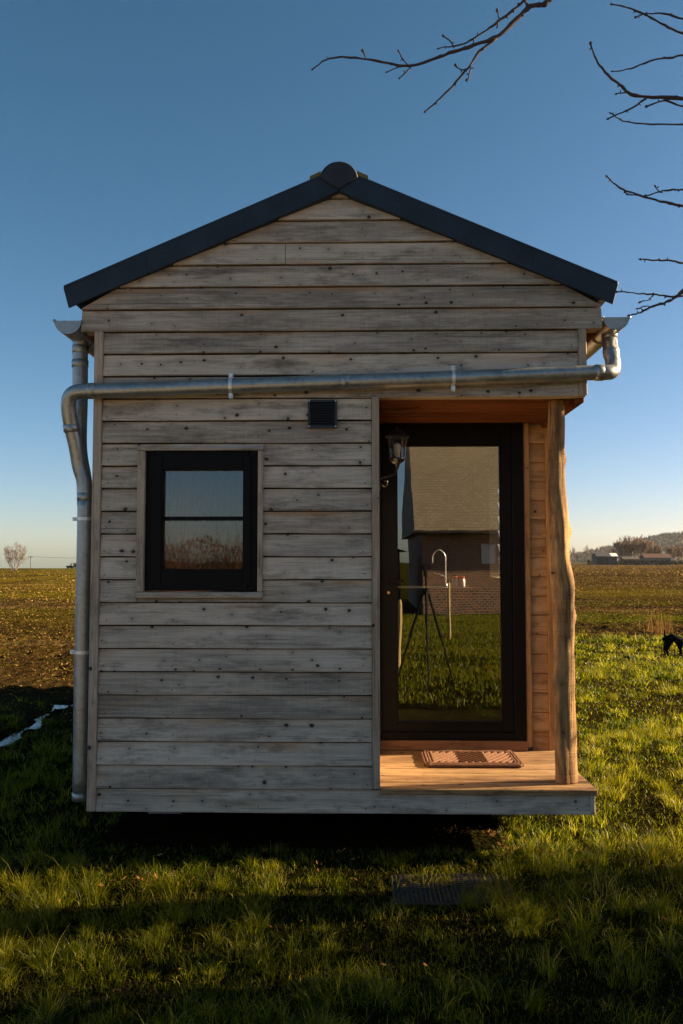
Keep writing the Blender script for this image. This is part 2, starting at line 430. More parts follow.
# structural backing walls (with openings) and lining
def wallbox(bm, a, b): box(bm, a, b)
bm = bmesh.new()
y0, y1 = YF, YF+.09
box(bm, (XL+.01, y0, ZB), (WX0+.02, y1, ZC)); box(bm, (WX1-.02, y0, ZB), (XP-.012, y1, ZC))
box(bm, (WX0+.02, y0, ZB), (WX1-.02, y1, WZ0+.015)); box(bm, (WX0+.02, y0, WZ1-.015), (WX1-.02, y1, ZC))
prism(bm, [(XL+.01, ZC), (XR-.01, ZC), (XR-.01, zg+.005), (EX1-.01, zg+.005), (EX1-.01, roofz(EX1)-TH*1.02), (XM, zap-TH*1.02), (EX0+.01, roofz(EX0)-TH*1.02), (EX0+.01, zg+.005), (XL+.01, zg+.005)], y0+.0005, y1)
box(bm, (XP-.09, y1, ZB), (XP-.012, YB+.02, ZC))                      # porch side
DX0, DX1 = XP+.0, P(524.5, 600, YB).x
box(bm, (DX1+.0, YB+.02, ZF), (P(553, 600, YB).x-.01, YB+.1, ZC))       # right of door
box(bm, (XR-.09, YB+.1, ZB), (XR-.02, 6.6, ZC+.3)); box(bm, (XR-.09, 7.6, ZB), (XR-.02, YE, ZC+.3))
box(bm, (XR-.09, 6.6, ZB), (XR-.02, 7.6, 1.42)); box(bm, (XR-.09, 6.6, 2.2), (XR-.02, 7.6, ZC+.3))  # unseen side opening, added to let sun onto the counter
box(bm, (XL+.02, y1, ZB), (XL+.09, YE, ZC+.3))
prism(bm, [(XL+.01, ZB), (XR-.01, ZB), (XR-.01, ZC+.3), (XM, zap-TH*1.1), (XL+.01, ZC+.3)], YE-.08, YE)
box(bm, (XL+.09, y1, ZB+.02), (XR-.09, YE-.08, ZF-.005))                # floor slab
box(bm, (XP-.01, YB+.1, ZC), (XR-.09, YE-.08, ZC+.03)); box(bm, (XL+.09, y1, ZC), (XP-.09, YE-.08, ZC+.03))
obj('wall_lining', bm, M_ply, cabin)
bm = bmesh.new(); ya_, yb_ = YF-.004, YF-.0008
box(bm, (XL+.02, ya_, ZB+.005), (WX0+.01, yb_, ZC)); box(bm, (WX1-.01, ya_, ZB+.005), (XP-.015, yb_, ZC))
box(bm, (WX0+.01, ya_, ZB+.005), (WX1-.01, yb_, WZ0)); box(bm, (WX0+.01, ya_, WZ1), (WX1-.01, yb_, ZC))
prism(bm, [(XL+.02, ZC+.012), (XR-.02, ZC+.012), (XR-.02, zg+.008), (EX1-.02, zg+.008), (EX1-.02, roofz(EX1)-TH*1.1), (XM, zap-TH*1.06), (EX0+.02, roofz(EX0)-TH*1.1), (EX0+.02, zg+.008), (XL+.02, zg+.008)], ya_, yb_)
obj('lap_shadow_membrane', bm, simple('lap_shadow_black', (.006, .006, .006), .9, spec=.1), cabin)  # black sheet behind the boards, added to darken the lap shadow lines
bm = bmesh.new(); siding(bm, 'Y', XL+.02, -1, YF+.04, YE, 0, 21, seedv=8)
bmesh.ops.recalc_face_normals(bm, faces=bm.faces[:]); obj('side_wall', bm, M_sideY, cabin)
bm = bmesh.new(); siding(bm, 'Y', XR-.02, 1, YB+.1, YE, 0, 21, [(6.6, 7.6, 1.42, 2.2)], seedv=9)
bmesh.ops.recalc_face_normals(bm, faces=bm.faces[:]); obj('side_wall', bm, M_sideY, cabin)
# corner boards
def trim(name, a, b, mat, parent=cabin, bev=.003, label=None):
    bm = bmesh.new(); box(bm, a, b)
    bmesh.ops.bevel(bm, geom=bm.edges[:], offset=bev, segments=1, affect='EDGES')
    return obj(name, bm, mat, parent, label=label)
zg = ZB+21*PITCHB
trim('corner_board', (XL, YF-.034, ZB+.002), (XC0-.002, YF+.03, zg-.002), M_vert)
trim('corner_board', (XC1+.002, YF-.034, ZB+PITCHB+.004), (XP, YF+.03, ZB+18*PITCHB-.003), M_vert)
trim('corner_board', (XRU-.042, YF-.034, ZB+18*PITCHB+.004), (XRU, YF+.03, zg-.002), M_vert)
# porch side wall facing the opening: fresh boards
bm = bmesh.new(); siding(bm, 'Y', XP-.012, 1, YF+.03, YB+.02, 1, 18, seedv=11)
bmesh.ops.recalc_face_normals(bm, faces=bm.faces[:])
bmesh.ops.transform(bm, matrix=Matrix.Translation((-.014, 0, 0)), verts=bm.verts[:])
obj('porch_side_wall', bm, M_sideY, cabin)
# porch back wall strip right of the door
bx0, bx1 = P(530.5, 600, YB).x, P(547, 600, YB).x
bm = bmesh.new(); siding(bm, 'X', YB+.02, -1, bx0, bx1, 1, 18, seedv=12)
bmesh.ops.recalc_face_normals(bm, faces=bm.faces[:]); obj('porch_back_wall', bm, M_fresh, cabin)
trim('door_casing', (DX1+.001, YB-.02, ZF+.02), (bx0-.001, YB+.03, ZC-.002), M_freshv)
trim('corner_board', (bx1+.001, YB-.016, ZF+.002), (P(553, 600, YB).x, YB+.1, ZC-.002), M_freshv)
# porch ceiling, beam underside and eave soffit
bm = bmesh.new()
ny = 8
for i in range(ny):
    ya = YF+.035+i*(YB-YF+.05)/ny; yb = ya+(YB-YF+.05)/ny-.004
    box(bm, (XP+.002, ya, ZC+.001), (XR-.01, yb, ZC+.02))
box(bm, (XP+.002, YF+.03, ZC+.0205), (XR-.01, YB+.1, ZC+.03))
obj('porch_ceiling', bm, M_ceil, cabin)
trim('porch_beam', (XP+.002, YF-.0, ZC-.006), (XRU, YF+.032, ZB+19*PITCHB), M_horz)
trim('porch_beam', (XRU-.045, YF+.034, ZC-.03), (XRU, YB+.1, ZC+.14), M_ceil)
# porch deck
bm = bmesh.new()
yy = YF-.035
for i in range(7):
    w = 0.145; ya = yy+i*(w+.007); yb = min(ya+w, YB+.02)
    if ya > YB: break
    jl = rn.uniform(-.004, .004)
    box(bm, (XP+.002 if i else XP+.001, ya, ZF-.028), (XR+.012+jl, yb, ZF+rn.uniform(-.001, .001)))
bmesh.ops.bevel(bm, geom=bm.edges[:], offset=.0025, segments=1, affect='EDGES')
obj('porch_floor', bm, M_deck, cabin)
trim('porch_end_board', (XR-.02, YF-.03, ZB+.006), (XR+.004, YB+.1, ZF-.03), M_sideY)
trim('threshold', (XP+.004, YB-.045, ZF+.004), (P(527.5, 745, YB-.04).x, YB+.06, P(450, 741, YB-.04).z), M_thresh)

# ---- door
ZD0 = P(450, 740, YB-.03).z; ZD1 = ZC-.004
door = bpy.data.objects.new('door', None)
bm = bmesh.new()
def frame(bm, x0, x1, z0, z1, wl, wr, wt, wb, y0, y1):
    box(bm, (x0, y0, z0), (x0+wl, y1, z1)); box(bm, (x1-wr, y0, z0), (x1, y1, z1))
    box(bm, (x0+wl, y0, z0), (x1-wr, y1, z0+wb)); box(bm, (x0+wl, y0, z1-wt), (x1-wr, y1, z1))
gx0, gx1 = P(397, 600, YB).x, P(501.5, 600, YB).x
gz0, gz1 = P(450, 722, YB).z, P(450, 445.5, YB).z
lx0, lx1 = XP+.03, P(513, 600, YB-.01).x
lz0, lz1 = ZD0+.045, ZD1-.05
frame(bm, XP+.006, DX1-.002, ZD0, ZD1, lx0-XP-.006+.002, DX1-.002-lx1+.001, .055, .048, YB-.03, YB+.06)
bmesh.ops.bevel(bm, geom=bm.edges[:], offset=.003, segments=1, affect='EDGES')
dframe = obj('door_frame', bm, M_black, cabin)
bm = bmesh.new()
frame(bm, lx0+.004, lx1-.003, lz0+.004, lz1-.002, gx0-lx0-.004, lx1-.003-gx1, lz1-.002-gz1, gz0-lz0-.004, YB-.018, YB+.045)
bmesh.ops.bevel(bm, geom=bm.edges[:], offset=.004, segments=2, affect='EDGES')
frame(bm, gx0-.004, gx1+.004, gz0-.004, gz1+.004, .010, .010, .010, .010, YB-.012, YB+.02)
dleaf = obj('door', bm, M_black, cabin)
bm = bmesh.new(); box(bm, (gx0-.002, YB+.004, gz0-.002), (gx1+.002, YB+.010, gz1+.002))
obj('glass', bm, M_glass, dleaf)
bm = bmesh.new()
hx = P(388.5, 581, YB-.03).x; hz = P(388.5, 581, YB-.03).z
box(bm, (hx-.016, YB-.024, hz-.11), (hx+.016, YB-.0185, hz+.09))
tube(bm, catmull([(hx, YB-.02, hz), (hx, YB-.055, hz), (hx+.02, YB-.068, hz), (hx+.10, YB-.068, hz)], 4), .008, 8)
obj('handle', bm, M_black, dleaf)
bm = bmesh.new()
lathe(bm, (0, 0, 0), [(.009, 0), (.009, .006)], 12)
bmesh.ops.transform(bm, matrix=Matrix.Translation((hx, YB-.0245, hz-.075)) @ Matrix.Rotation(R(90), 4, 'X'), verts=bm.verts[:])
obj('lock_cylinder', bm, simple('brass', (0.6, 0.35, 0.15), 0.3, 0.9), dleaf)

# ---- window
win = obj('window', (lambda b: (frame(b, P(145, 520, YF-.005).x, P(257.5, 520, YF-.005).x, P(200, 590.5, YF-.005).z, P(200, 450, YF-.005).z, .05, .05, .05, .06, YF-.012, YF+.06), bmesh.ops.bevel(b, geom=b.edges[:], offset=.004, segments=1, affect='EDGES'), b)[2])(bmesh.new()), M_black, cabin)
fx0, fx1 = P(145, 520, YF).x, P(257.5, 520, YF).x; fz0, fz1 = P(200, 590.5, YF).z, P(200, 450, YF).z
wx0, wx1 = P(163.8, 520, YF+.02).x, P(243.7, 520, YF+.02).x
wz0, wz1 = P(200, 569, YF+.02).z, P(200, 470.5, YF+.02).z
bm = bmesh.new()
frame(bm, fx0+.032, fx1-.032, fz0+.036, fz1-.034, wx0-fx0-.032, fx1-.032-wx1, fz1-.034-wz1, wz0-fz0-.036, YF-.022, YF+.03)
bmesh.ops.bevel(bm, geom=bm.edges[:], offset=.005, segments=2, affect='EDGES')
obj('sash', bm, M_black, win)
zm = P(200, 518.5, YF).z
bm = bmesh.new(); box(bm, (wx0-.004, YF-.0, zm-.011), (wx1+.004, YF+.018, zm+.011)); obj('glazing_bar', bm, M_black, win)
bm = bmesh.new(); box(bm, (wx0-.004, YF+.0185, wz0-.004), (wx1+.004, YF+.023, wz1+.004)); obj('glass', bm, M_wglass, win)
tw = P(144.5, 520, YF-.03).x
trim('window_casing', (WX0, YF-.04, WZ0+.034), (tw, YF+.02, WZ1-.02), M_vert, win)
trim('window_casing', (P(257.7, 520, YF-.03).x, YF-.04, WZ0+.034), (WX1, YF+.02, WZ1-.02), M_vert, win)
trim('window_casing', (WX0-.004, YF-.042, WZ1-.018), (WX1+.004, YF+.02, WZ1-.001), M_horz, win)
trim('sill', (WX0-.004, YF-.05, WZ0), (WX1+.004, YF+.02, WZ0+.032), M_horz, win)
# net curtain inside
def netmat():
    m = bpy.data.materials.new('net_fabric'); m.use_nodes = True; nt = m.node_tree; nt.nodes.clear(); g = N(nt)
    out = g.n('OutputMaterial'); mx = g.n('MixShader'); tr = g.n('BsdfTransparent'); df = g.n('BsdfDiffuse'); df.inputs[0].default_value = (.55, .55, .52, 1)
    tc = g.n('TexCoord').outputs['Object']
    w = g.n('TexWave', bands_direction='X'); g.l(tc, w.inputs[0]); w.inputs['Scale'].default_value = 9; w.inputs['Distortion'].default_value = 1.5
    w2 = g.n('TexWave', bands_direction='Z'); g.l(tc, w2.inputs[0]); w2.inputs['Scale'].default_value = 14; w2.inputs['Distortion'].default_value = 1
    f = g.math('ADD', g.math('MULTIPLY', w.outputs[1], .25), g.math('MULTIPLY', w2.outputs[1], .12))
    g.l(g.math('ADD', f, .25), mx.inputs[0]); g.l(tr.outputs[0], mx.inputs[1]); g.l(df.outputs[0], mx.inputs[2]); g.l(mx.outputs[0], out.inputs[0]); return m
bm = bmesh.new(); pr = None
for i in range(61):
    x = wx0-.03+(wx1-wx0+.06)*i/60; y = YF+.115+.012*math.sin(i*.9)+.004*math.sin(i*2.3)
    v = (bm.verts.new((x, y, wz0-.03)), bm.verts.new((x, y, wz1+.03)))
    if pr: bm.faces.new((pr[0], v[0], v[1], pr[1]))
    pr = v
cur = obj('net_curtain', bm, netmat(), None, True)
tag(cur, 'thin pale net curtain hanging inside the small cabin window', 'curtain')

# ---- vent grille
vx0, vx1 = P(308, 413, YF-.03).x, P(337, 413, YF-.03).x; vz0, vz1 = P(320, 428, YF-.03).z, P(320, 400, YF-.03).z
bm = bmesh.new(); frame(bm, vx0, vx1, vz0, vz1, .012, .012, .012, .012, YF-.040, YF-.018)
for i in range(9):
    z = vz0+.014+i*(vz1-vz0-.026)/9
    prism_pts = [(YF-.038, z), (YF-.030, z+.011), (YF-.030, z+.013), (YF-.038, z+.002)]
    a = [bm.verts.new((vx0+.010, y, zz)) for y, zz in prism_pts]; b = [bm.verts.new((vx1-.010, y, zz)) for y, zz in prism_pts]
    for j in range(4): bm.faces.new((a[j], a[(j+1) % 4], b[(j+1) % 4], b[j]))
box(bm, (vx0+.01, YF-.0285, vz0+.01), (vx1-.01, YF-.0265, vz1-.01))
vent = obj('vent_grille', bm, M_blackm, cabin)
for (sx, sz) in ((.007, .007), (-.007, .007), (.007, -.007), (-.007, -.007)):
    bm = bmesh.new(); x = vx0+sx if sx > 0 else vx1+sx; z = vz0+sz if sz > 0 else vz1+sz
    lathe(bm, (0, 0, 0), [(.0045, 0), (.0035, .003)], 8)
    bmesh.ops.transform(bm, matrix=Matrix.Translation((x, YF-.0402, z)) @ Matrix.Rotation(R(90), 4, 'X'), verts=bm.verts[:])
    obj('screw', bm, M_bright, vent)

# ---- roof
RY0, RY1 = YF-.065, YE+.1
bm = bmesh.new()
for s in (-1, 1):
    xe = XM+s*half
    # build-up under the sheet
    pts = [(XM, zap-.012), (XM, zap-TH), (xe-s*.06, zev+.06*slope-TH+.01), (xe-s*.02, zev+.02*slope-.02)]
    if s > 0: pts = pts[::-1]
    prism(bm, pts if s < 0 else pts, RY0+.012, RY1)
    # trapezoid ribs running from ridge to eave
    yk = RY0+.05
    while yk < RY1-.05:
        q = []
        for (dy, dz) in ((-.03, .0), (-.015, .03), (.015, .03), (.03, .0)):
            q.append((bm.verts.new((XM+s*.07, yk+dy, zap-.07*slope-.012+dz)), bm.verts.new((xe-s*.02, yk+dy, zev+.02*slope-.012+dz))))
        for j in range(3): bm.faces.new((q[j][0], q[j+1][0], q[j+1][1], q[j][1]))
        bm.faces.new([v[1] for v in q])
        yk += .22
bmesh.ops.recalc_face_normals(bm, faces=bm.faces[:])
roof = obj('roof', bm, M_roof, cabin)
for s in (-1, 1):
    bm = bmesh.new(); xe = XM+s*half; hcut = .018
    d = .03
    top0 = (XM+s*d*0, zap); nx = .055
    pts = [(XM+s*.004, zap-TH-.002), (XM+s*.004, zap+.002), (xe, zev+.002), (xe-s*.028, zev-.088)]
    # lower edge parallel to the slope
    pts[3] = (xe-s*.03, zev+.03*slope-TH-.002)
    if s < 0: pts = pts[::-1]
    prism(bm, pts, RY0, RY0+.0115)
    # folded top return over the sheet
    q = [(XM+s*.06, zap-.06*slope+.0025), (XM+s*.06, zap-.06*slope+.021), (xe, zev+.021), (xe, zev+.0025)]
    if s < 0: q = q[::-1]
    prism(bm, q, RY0, RY0+.09)
    bmesh.ops.recalc_face_normals(bm, faces=bm.faces[:])
    bmesh.ops.bevel(bm, geom=bm.edges[:], offset=.002, segments=1, affect='EDGES')
    vf = obj('verge_flashing', bm, M_roof, roof)
    for q in range(7):
        t_ = .07+.86*q/6; x = XM+s*half*t_; z = zap-half*t_*slope-.03
        bm = bmesh.new(); lathe(bm, (0, 0, 0), [(.007, 0), (.006, .003), (.003, .005)], 8)
        bmesh.ops.transform(bm, matrix=Matrix.Translation((x, RY0-.0002, z)) @ Matrix.Rotation(R(90), 4, 'X'), verts=bm.verts[:]); obj('screw', bm, M_roofscrew, roof)
    for q in (.36, .72):      # sheet overlaps
        bm = bmesh.new(); x = XM+s*half*q; z = zap-half*q*slope
        prism(bm, [(x-.03, z-.0+s*.03*slope-TH), (x+.03, z-s*.03*slope-TH), (x+.03, z-s*.03*slope+.002), (x-.03, z+s*.03*slope+.002)], RY0-.0025, RY0-.0003)
        bmesh.ops.recalc_face_normals(bm, faces=bm.faces[:]); obj('flashing_joint', bm, M_roof, roof)
# eave fascia + soffit in orange wood
for s in (-1, 1):
    xe = XM+s*half; xw = XR if s > 0 else XL
    xf = EX1 if s > 0 else EX0
    bm = bmesh.new()
    zs = zev+.06*slope-TH
    pts = [(xf-s*.002, zg-.005), (xf-s*.002, roofz(xf)-TH-.004), (xf-s*.022, roofz(xf-s*.022)-TH-.004), (xf-s*.022, zg-.005)]
    prism(bm, pts, YF+.092, YE)
    box(bm, (xw-s*.03, YF+.093, zg-.004), (xf-s*.024, YE, zg+.012))
    bmesh.ops.recalc_face_normals(bm, faces=bm.faces[:])
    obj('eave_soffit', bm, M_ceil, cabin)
    for yk in (YF+.30, YF+1.5, YF+2.7, YF+3.9, YF+5.1):      # rafter feet below the soffit
        bm = bmesh.new()
        pts = [(xw-s*.022, zg-.19), (xw-s*.022, zg-.08), (xf-s*.02, zg-.006), (xf-s*.09, zg-.006)]
        pts = [(xw-s*.022, zg-.17), (xf-s*.012, zg-.045), (xf-s*.012, zg-.006), (xw-s*.022, zg-.09)]
        prism(bm, pts, yk, yk+.06)
        bmesh.ops.recalc_face_normals(bm, faces=bm.faces[:])
        obj('eave_brace', bm, M_ceil, cabin)
# ridge cap
bm = bmesh.new(); cz = P(340, 181, RY0).z; rr = .106
pts = [(XM+rr*math.cos(a), cz+rr*math.sin(a)) for a in [R(8+i*164/20) for i in range(21)]]
pts += [(XM, zap-TH+.006)]
prism(bm, pts[::-1], RY0-.014, RY1+.02)
bmesh.ops.recalc_face_normals(bm, faces=bm.faces[:])
bmesh.ops.bevel(bm, geom=[e for e in bm.edges if abs(e.verts[0].co.y-e.verts[1].co.y) < .001], offset=.004, segments=1, affect='EDGES')
obj('ridge_cap', bm, M_cap, roof)
for s in (-1, 1):
    bm = bmesh.new()
    a = [(XM+s*(rr-.006), roofz(XM+s*rr)+.022), (XM+s*(rr+.055), roofz(XM+s*(rr+.055))+.022), (XM+s*(rr+.055), roofz(XM+s*(rr+.055))+.045), (XM+s*(rr-.006), roofz(XM+s*rr)+.050)]
    prism(bm, a, RY0+.012, RY0+.10)
    bmesh.ops.recalc_face_normals(bm, faces=bm.faces[:])
    obj('ridge_filler', bm, M_moss, roof)

# ---- gutters
def gutter(px0, px1, pyt, label):
    x0, x1 = P(px0, pyt, YF-.01).x, P(px1, pyt, YF-.01).x; z = P(px0, pyt, YF-.01).z
    xc = (x0+x1)/2; r = (x1-x0)/2
    bm = bmesh.new(); ya, yb = YF-.035, YE+.05
    n = 14
    def ring(rad, y): return [bm.verts.new((xc+rad*math.cos(math.pi+math.pi*i/n), y, z+rad*1.0*math.sin(math.pi+math.pi*i/n))) for i in range(n+1)]
    a, b, c, d = ring(r, ya), ring(r, yb), ring(r-.003, ya), ring(r-.003, yb)
    for i in range(n):
        bm.faces.new((a[i], a[i+1], b[i+1], b[i])); bm.faces.new((c[i+1], c[i], d[i], d[i+1]))
    for i in (0, n): bm.faces.new((a[i], b[i], d[i], c[i]))
    s = -1 if px0 < 300 else 1
    tube(bm, [(xc+s*r, ya-.002, z), (xc+s*r, yb, z)], .009, 8)
    tube(bm, [(xc-s*r*.98, ya, z+.002), (xc-s*r*.98, yb, z+.002)], .004, 6)
    bmesh.ops.recalc_face_normals(bm, faces=bm.faces[:])
    gt = obj('gutter', bm, M_zinc, cabin, True)
    bm = bmesh.new(); e = [bm.verts.new((xc+(r-.001)*math.cos(math.pi+math.pi*i/n), ya+.004, z+(r-.001)*math.sin(math.pi+math.pi*i/n))) for i in range(n+1)]
    bm.faces.new(e)
    e2 = bmesh.ops.extrude_face_region(bm, geom=bm.faces[:]); bmesh.ops.translate(bm, vec=(0, -.004, 0), verts=[v for v in e2['geom'] if isinstance(v, bmesh.types.BMVert)])
    bmesh.ops.recalc_face_normals(bm, faces=bm.faces[:])
    obj('end_cap', bm, M_zinc, gt)
    for yk in (YF+.25, YF+1.4, YF+2.6, YF+3.8, YF+5.0):
        bm = bmesh.new(); tube(bm, [(xc+(r+.004)*math.cos(math.pi+math.pi*i/n), yk, z+(r+.004)*math.sin(math.pi+math.pi*i/n)) for i in range(n+1)], .005, 6)
        obj('gutter_hook', bm, M_zinc, gt, True)
    return xc, z, r
glx, glz, glr = gutter(56, 83, 322, 'l'); grx, grz, grr = gutter(602, 628, 318.5, 'r')
def pipe_obj(segs, collars, r=.041):
    bm = bmesh.new()
    for pts in segs: tube(bm, catmull(pts, 6), r, 18)
    for (c, d) in collars:
        c = Vector(c); d = Vector(d).normalized(); tube(bm, [c-d*.022, c-d*.02, c+d*.02, c+d*.022], [r+.0005, r+.0035, r+.0035, r+.0005], 18, cap=False)
    return obj('drainpipe', bm, M_zinc, cabin, True)
YP = YF-.072
def Q(px, py, Y): return tuple(P(px, py, Y))
def clamp(parent, c, d, r=.041, tabs='Z'):
    bm = bmesh.new(); c = Vector(c); d = Vector(d).normalized()
    tube(bm, [c-d*.009, c+d*.009], r+.004, 18, cap=True)
    if tabs == 'Z':
        for s in (-1, 1):
            box(bm, (c.x-.011, c.y-.012, c.z+s*(r+.001)), (c.x+.011, c.y+.03, c.z+s*(r+.026)))
            tube(bm, [(c.x, c.y-.02, c.z+s*(r+.014)), (c.x, c.y-.010, c.z+s*(r+.014))], .007, 6)
    else:
        for s in (-1, 1):
            box(bm, (c.x+s*(r+.001), c.y-.012, c.z-.010), (c.x+s*(r+.024), c.y+.01, c.z+.010))
            tube(bm, [(c.x+s*(r+.014), c.y-.022, c.z), (c.x+s*(r+.014), c.y-.010, c.z)], .0065, 6)
    return obj('pipe_clamp', bm, M_bright, parent)
# cross pipe with its right elbow and left swan neck
cross = [Q(601, 372.5, YP), Q(560, 374, YP), Q(453, 378.5, YP), Q(341, 382, YP), Q(231, 386, YP), Q(110, 390.5, YP), Q(90, 391, YP)]
neckL = [Q(92, 391, YP), Q(79, 391.5, YP), Q(71, 395.5, YP+.01), Q(68.5, 406, YP+.03), Q(71, 425, YP+.06), Q(76, 446, YP+.09), Q(79.5, 466, YP+.115), Q(84.5, 483, YP+.12), Q(85.5, 500, YP+.12)]
elbR = [Q(600, 372.5, YP), Q(607, 372.5, YP), Q(612, 371, YP+.02), Q(613, 364, YP+.05), Q(611, 352, YP+.09), tuple((grx+.0, YF+.10, P(610, 340, YF+.1).z)), (grx, YF+.10, grz-grr*.7)]
pc = pipe_obj([cross, neckL, elbR], [(Q(92, 391, YP), (1, 0, 0)), (Q(599, 372.7, YP), (1, 0, 0)), (Q(611.2, 353, YP+.088), (.0, .3, 1)), (Q(71.5, 428, YP+.063), (.1, .2, -1)), (Q(85.2, 497, YP+.12), (0, 0, 1)), (Q(345, 382, YP), (1, 0, .0)), ((grx, YF+.10, grz-grr*.9), (0, 0, 1))])
clamp(pc, Q(231, 386, YP), (1, 0, 0)); clamp(pc, Q(453, 378.5, YP), (1, 0, 0))
yl = YP+.12
low = [Q(85.5, 498, yl), Q(84.5, 560, yl), Q(82, 680, yl), Q(80.5, 800, yl)]
pl = pipe_obj([low], [(Q(80.6, 796, yl), (0, 0, 1))], .043)
clamp(pl, Q(85.2, 519, yl), (0, 0, 1), .043, 'X'); clamp(pl, Q(82.8, 652, yl), (0, 0, 1), .043, 'X')
upx = P(80.5, 340, YF+.16).x
pu = pipe_obj([[(glx+.02, YF+.16, glz-glr*.7), (upx, YF+.16, glz-glr*1.2), (upx+.004, YF+.16, 2.5), (upx+.006, YF+.155, 2.2), Q(84, 480, yl+.06), Q(85, 505, yl+.01)]], [((upx, YF+.16, glz-glr*1.5), (0, 0, 1)), ((upx, YF+.16, glz-glr*2.6), (0, 0, 1))], .043)

# ---- log post
bm = bmesh.new()
raw = [(556.5, 396, 7.6), (556, 440, 7.8), (555.5, 480, 8.6), (557, 505, 9.6), (559.0, 530, 9.2), (559.5, 560, 9.6), (563, 585, 10.4), (564, 612, 9.4), (564.2, 650, 9.3), (564.2, 700, 9.8), (565.2, 740, 10.0), (566.3, 786, 10.4)]
cp = [P(x, y, YF+.13) for x, y, r in raw]; cr = [r/F*(YF+.13) for *_, r in raw]
pts = catmull(cp, 8); rad = np.interp(np.arange(len(pts))/8, np.arange(len(cr)), cr)
pts[0].z = ZC-.004; pts[-1].z = ZF+.0005
seg = 28; rings = []
knots_ = [(2.12, 5.9, .012), (1.72, .1, .018), (1.25, 0.2, .02), (0.9, 3.6, .02), (2.25, 4.4, .015)]
for i, (p, r) in enumerate(zip(pts, rad)):
    ring = []
    for k in range(seg):
        a = 2*math.pi*k/seg
        rr_ = r*(1+.10*math.sin(2*a+p.z*1.3)+.05*math.sin(3*a+p.z*3.1+1)+.035*math.sin(7*a+p.z*6)+.02*math.sin(p.z*23+a*2))
        for (kz, ka, kh) in knots_:
            da = (a-ka+math.pi) % (2*math.pi)-math.pi
            rr_ += kh*math.exp(-((p.z-kz)/.035)**2-(da/.3)**2)
        ring.append(bm.verts.new((p.x+rr_*math.cos(a), p.y+rr_*math.sin(a), p.z)))
    rings.append(ring)
for a, b in zip(rings, rings[1:]):
    for k in range(seg): bm.faces.new((a[k], b[k], b[(k+1) % seg], a[(k+1) % seg]))
bm.faces.new(rings[0]); bm.faces.new(rings[-1][::-1])
bmesh.ops.recalc_face_normals(bm, faces=bm.faces[:])
obj('log_post', bm, M_log, cabin, True)

# ---- chassis and blocks under the floor
bm = bmesh.new()
for x in (XL+.12, XM-.5, XM+.5, XR-.16): box(bm, (x-.03, YF+.5, ZB-.12), (x+.03, YE-.1, ZB-.003))
for y in (YF+.5, YF+2, YF+4, YE-.2): box(bm, (XL+.05, y+.001, ZB-.11), (XR-.05, y+.06, ZB-.004))
obj('chassis', bm, M_chassis, cabin)
for (x, y) in ((XL+.25, YF+.8), (XR-.3, YF+.8), (XL+.2, YE-.5), (XR-.25, YE-.5)):
    bm = bmesh.new(); box(bm, (x-.1, y-.1, -.02), (x+.1, y+.1, ZB-.121)); obj('support_block', bm, simple('concrete', (.3, .29, .27), .9, bump=.003), cabin)
for s in (-1, 1):
    for yk in (YF+2.9, YF+3.6):
        bm = bmesh.new()
        lathe(bm, (0, 0, 0), [(.12, -.09), (.27, -.09), (.30, -.06), (.30, .06), (.27, .09), (.12, .09)], 24)
        bmesh.ops.transform(bm, matrix=Matrix.Translation((XM+s*.8, yk, .28)) @ Matrix.Rotation(R(90), 4, 'Y'), verts=bm.verts[:])
        bmesh.ops.scale(bm, vec=(1, 1, .6), space=Matrix.Translation((0, 0, 0)), verts=bm.verts[:])
        obj('wheel', bm, simple('tyre_rubber', (.02, .02, .02), .8), cabin, True)

# ------------------------------------------------------------------ wall lantern
lx, ly = P(397, 450, 5.02).x, 5.02
def LZ(py): return P(397, py, ly).z
lan = thing('wall_lantern', 'small black outdoor wall lantern with clear glass and bulb left of the glazed door', 'lantern', (XP, ly, LZ(478)))
bm = bmesh.new(); z = LZ(437)
lathe(bm, (lx, ly, 0), [(.004, z+.062), (.008, z+.055), (.006, z+.045), (.028, z+.036), (.05, z+.018), (.072, z+.006), (.074, z-.002), (.058, z-.006), (.02, z-.008)], 12)
obj('cap', bm, M_blackm, lan)
zb0 = LZ(459)
bm = bmesh.new(); n = 6
top = [(lx+.054*math.cos(R(60*i)), ly+.054*math.sin(R(60*i)), z-.008) for i in range(6)]
bot = [(lx+.040*math.cos(R(60*i)), ly+.040*math.sin(R(60*i)), zb0+.004) for i in range(6)]
tv = [bm.verts.new(v) for v in top]; bv = [bm.verts.new(v) for v in bot]
for i in range(6): bm.faces.new((bv[i], bv[(i+1) % 6], tv[(i+1) % 6], tv[i]))
obj('glass', bm, M_lglass, lan)
bm = bmesh.new()
for i in range(6): tube(bm, [top[i], bot[i]], .0035, 6)
lathe(bm, (lx, ly, 0), [(.047, zb0+.006), (.047, zb0-.002), (.036, zb0-.018), (.018, zb0-.03), (.012, zb0-.045), (.008, zb0-.06)], 12)
obj('body', bm, M_blackm, lan)
bm = bmesh.new()
lathe(bm, (lx, ly, 0), [(.010, zb0+.006), (.012, zb0+.02), (.020, zb0+.045), (.024, zb0+.065), (.020, zb0+.085), (.006, zb0+.095)], 14)
obj('bulb', bm, simple('frosted_bulb', (.75, .70, .5), .3), lan, True)
bm = bmesh.new(); zw = LZ(478)
tube(bm, catmull([(lx, ly, zb0-.05), (lx-.01, ly, zb0-.085), (lx-.05, ly, zb0-.10), (XP+.014, ly, zw)], 6), .007, 8)
tube(bm, catmull([(XP+.014, ly, zw-.03), (XP+.045, ly, zw-.05), (XP+.055, ly, zw-.02), (XP+.04, ly, zw-.015)], 5), .005, 8)
obj('arm', bm, M_blackm, lan, True)
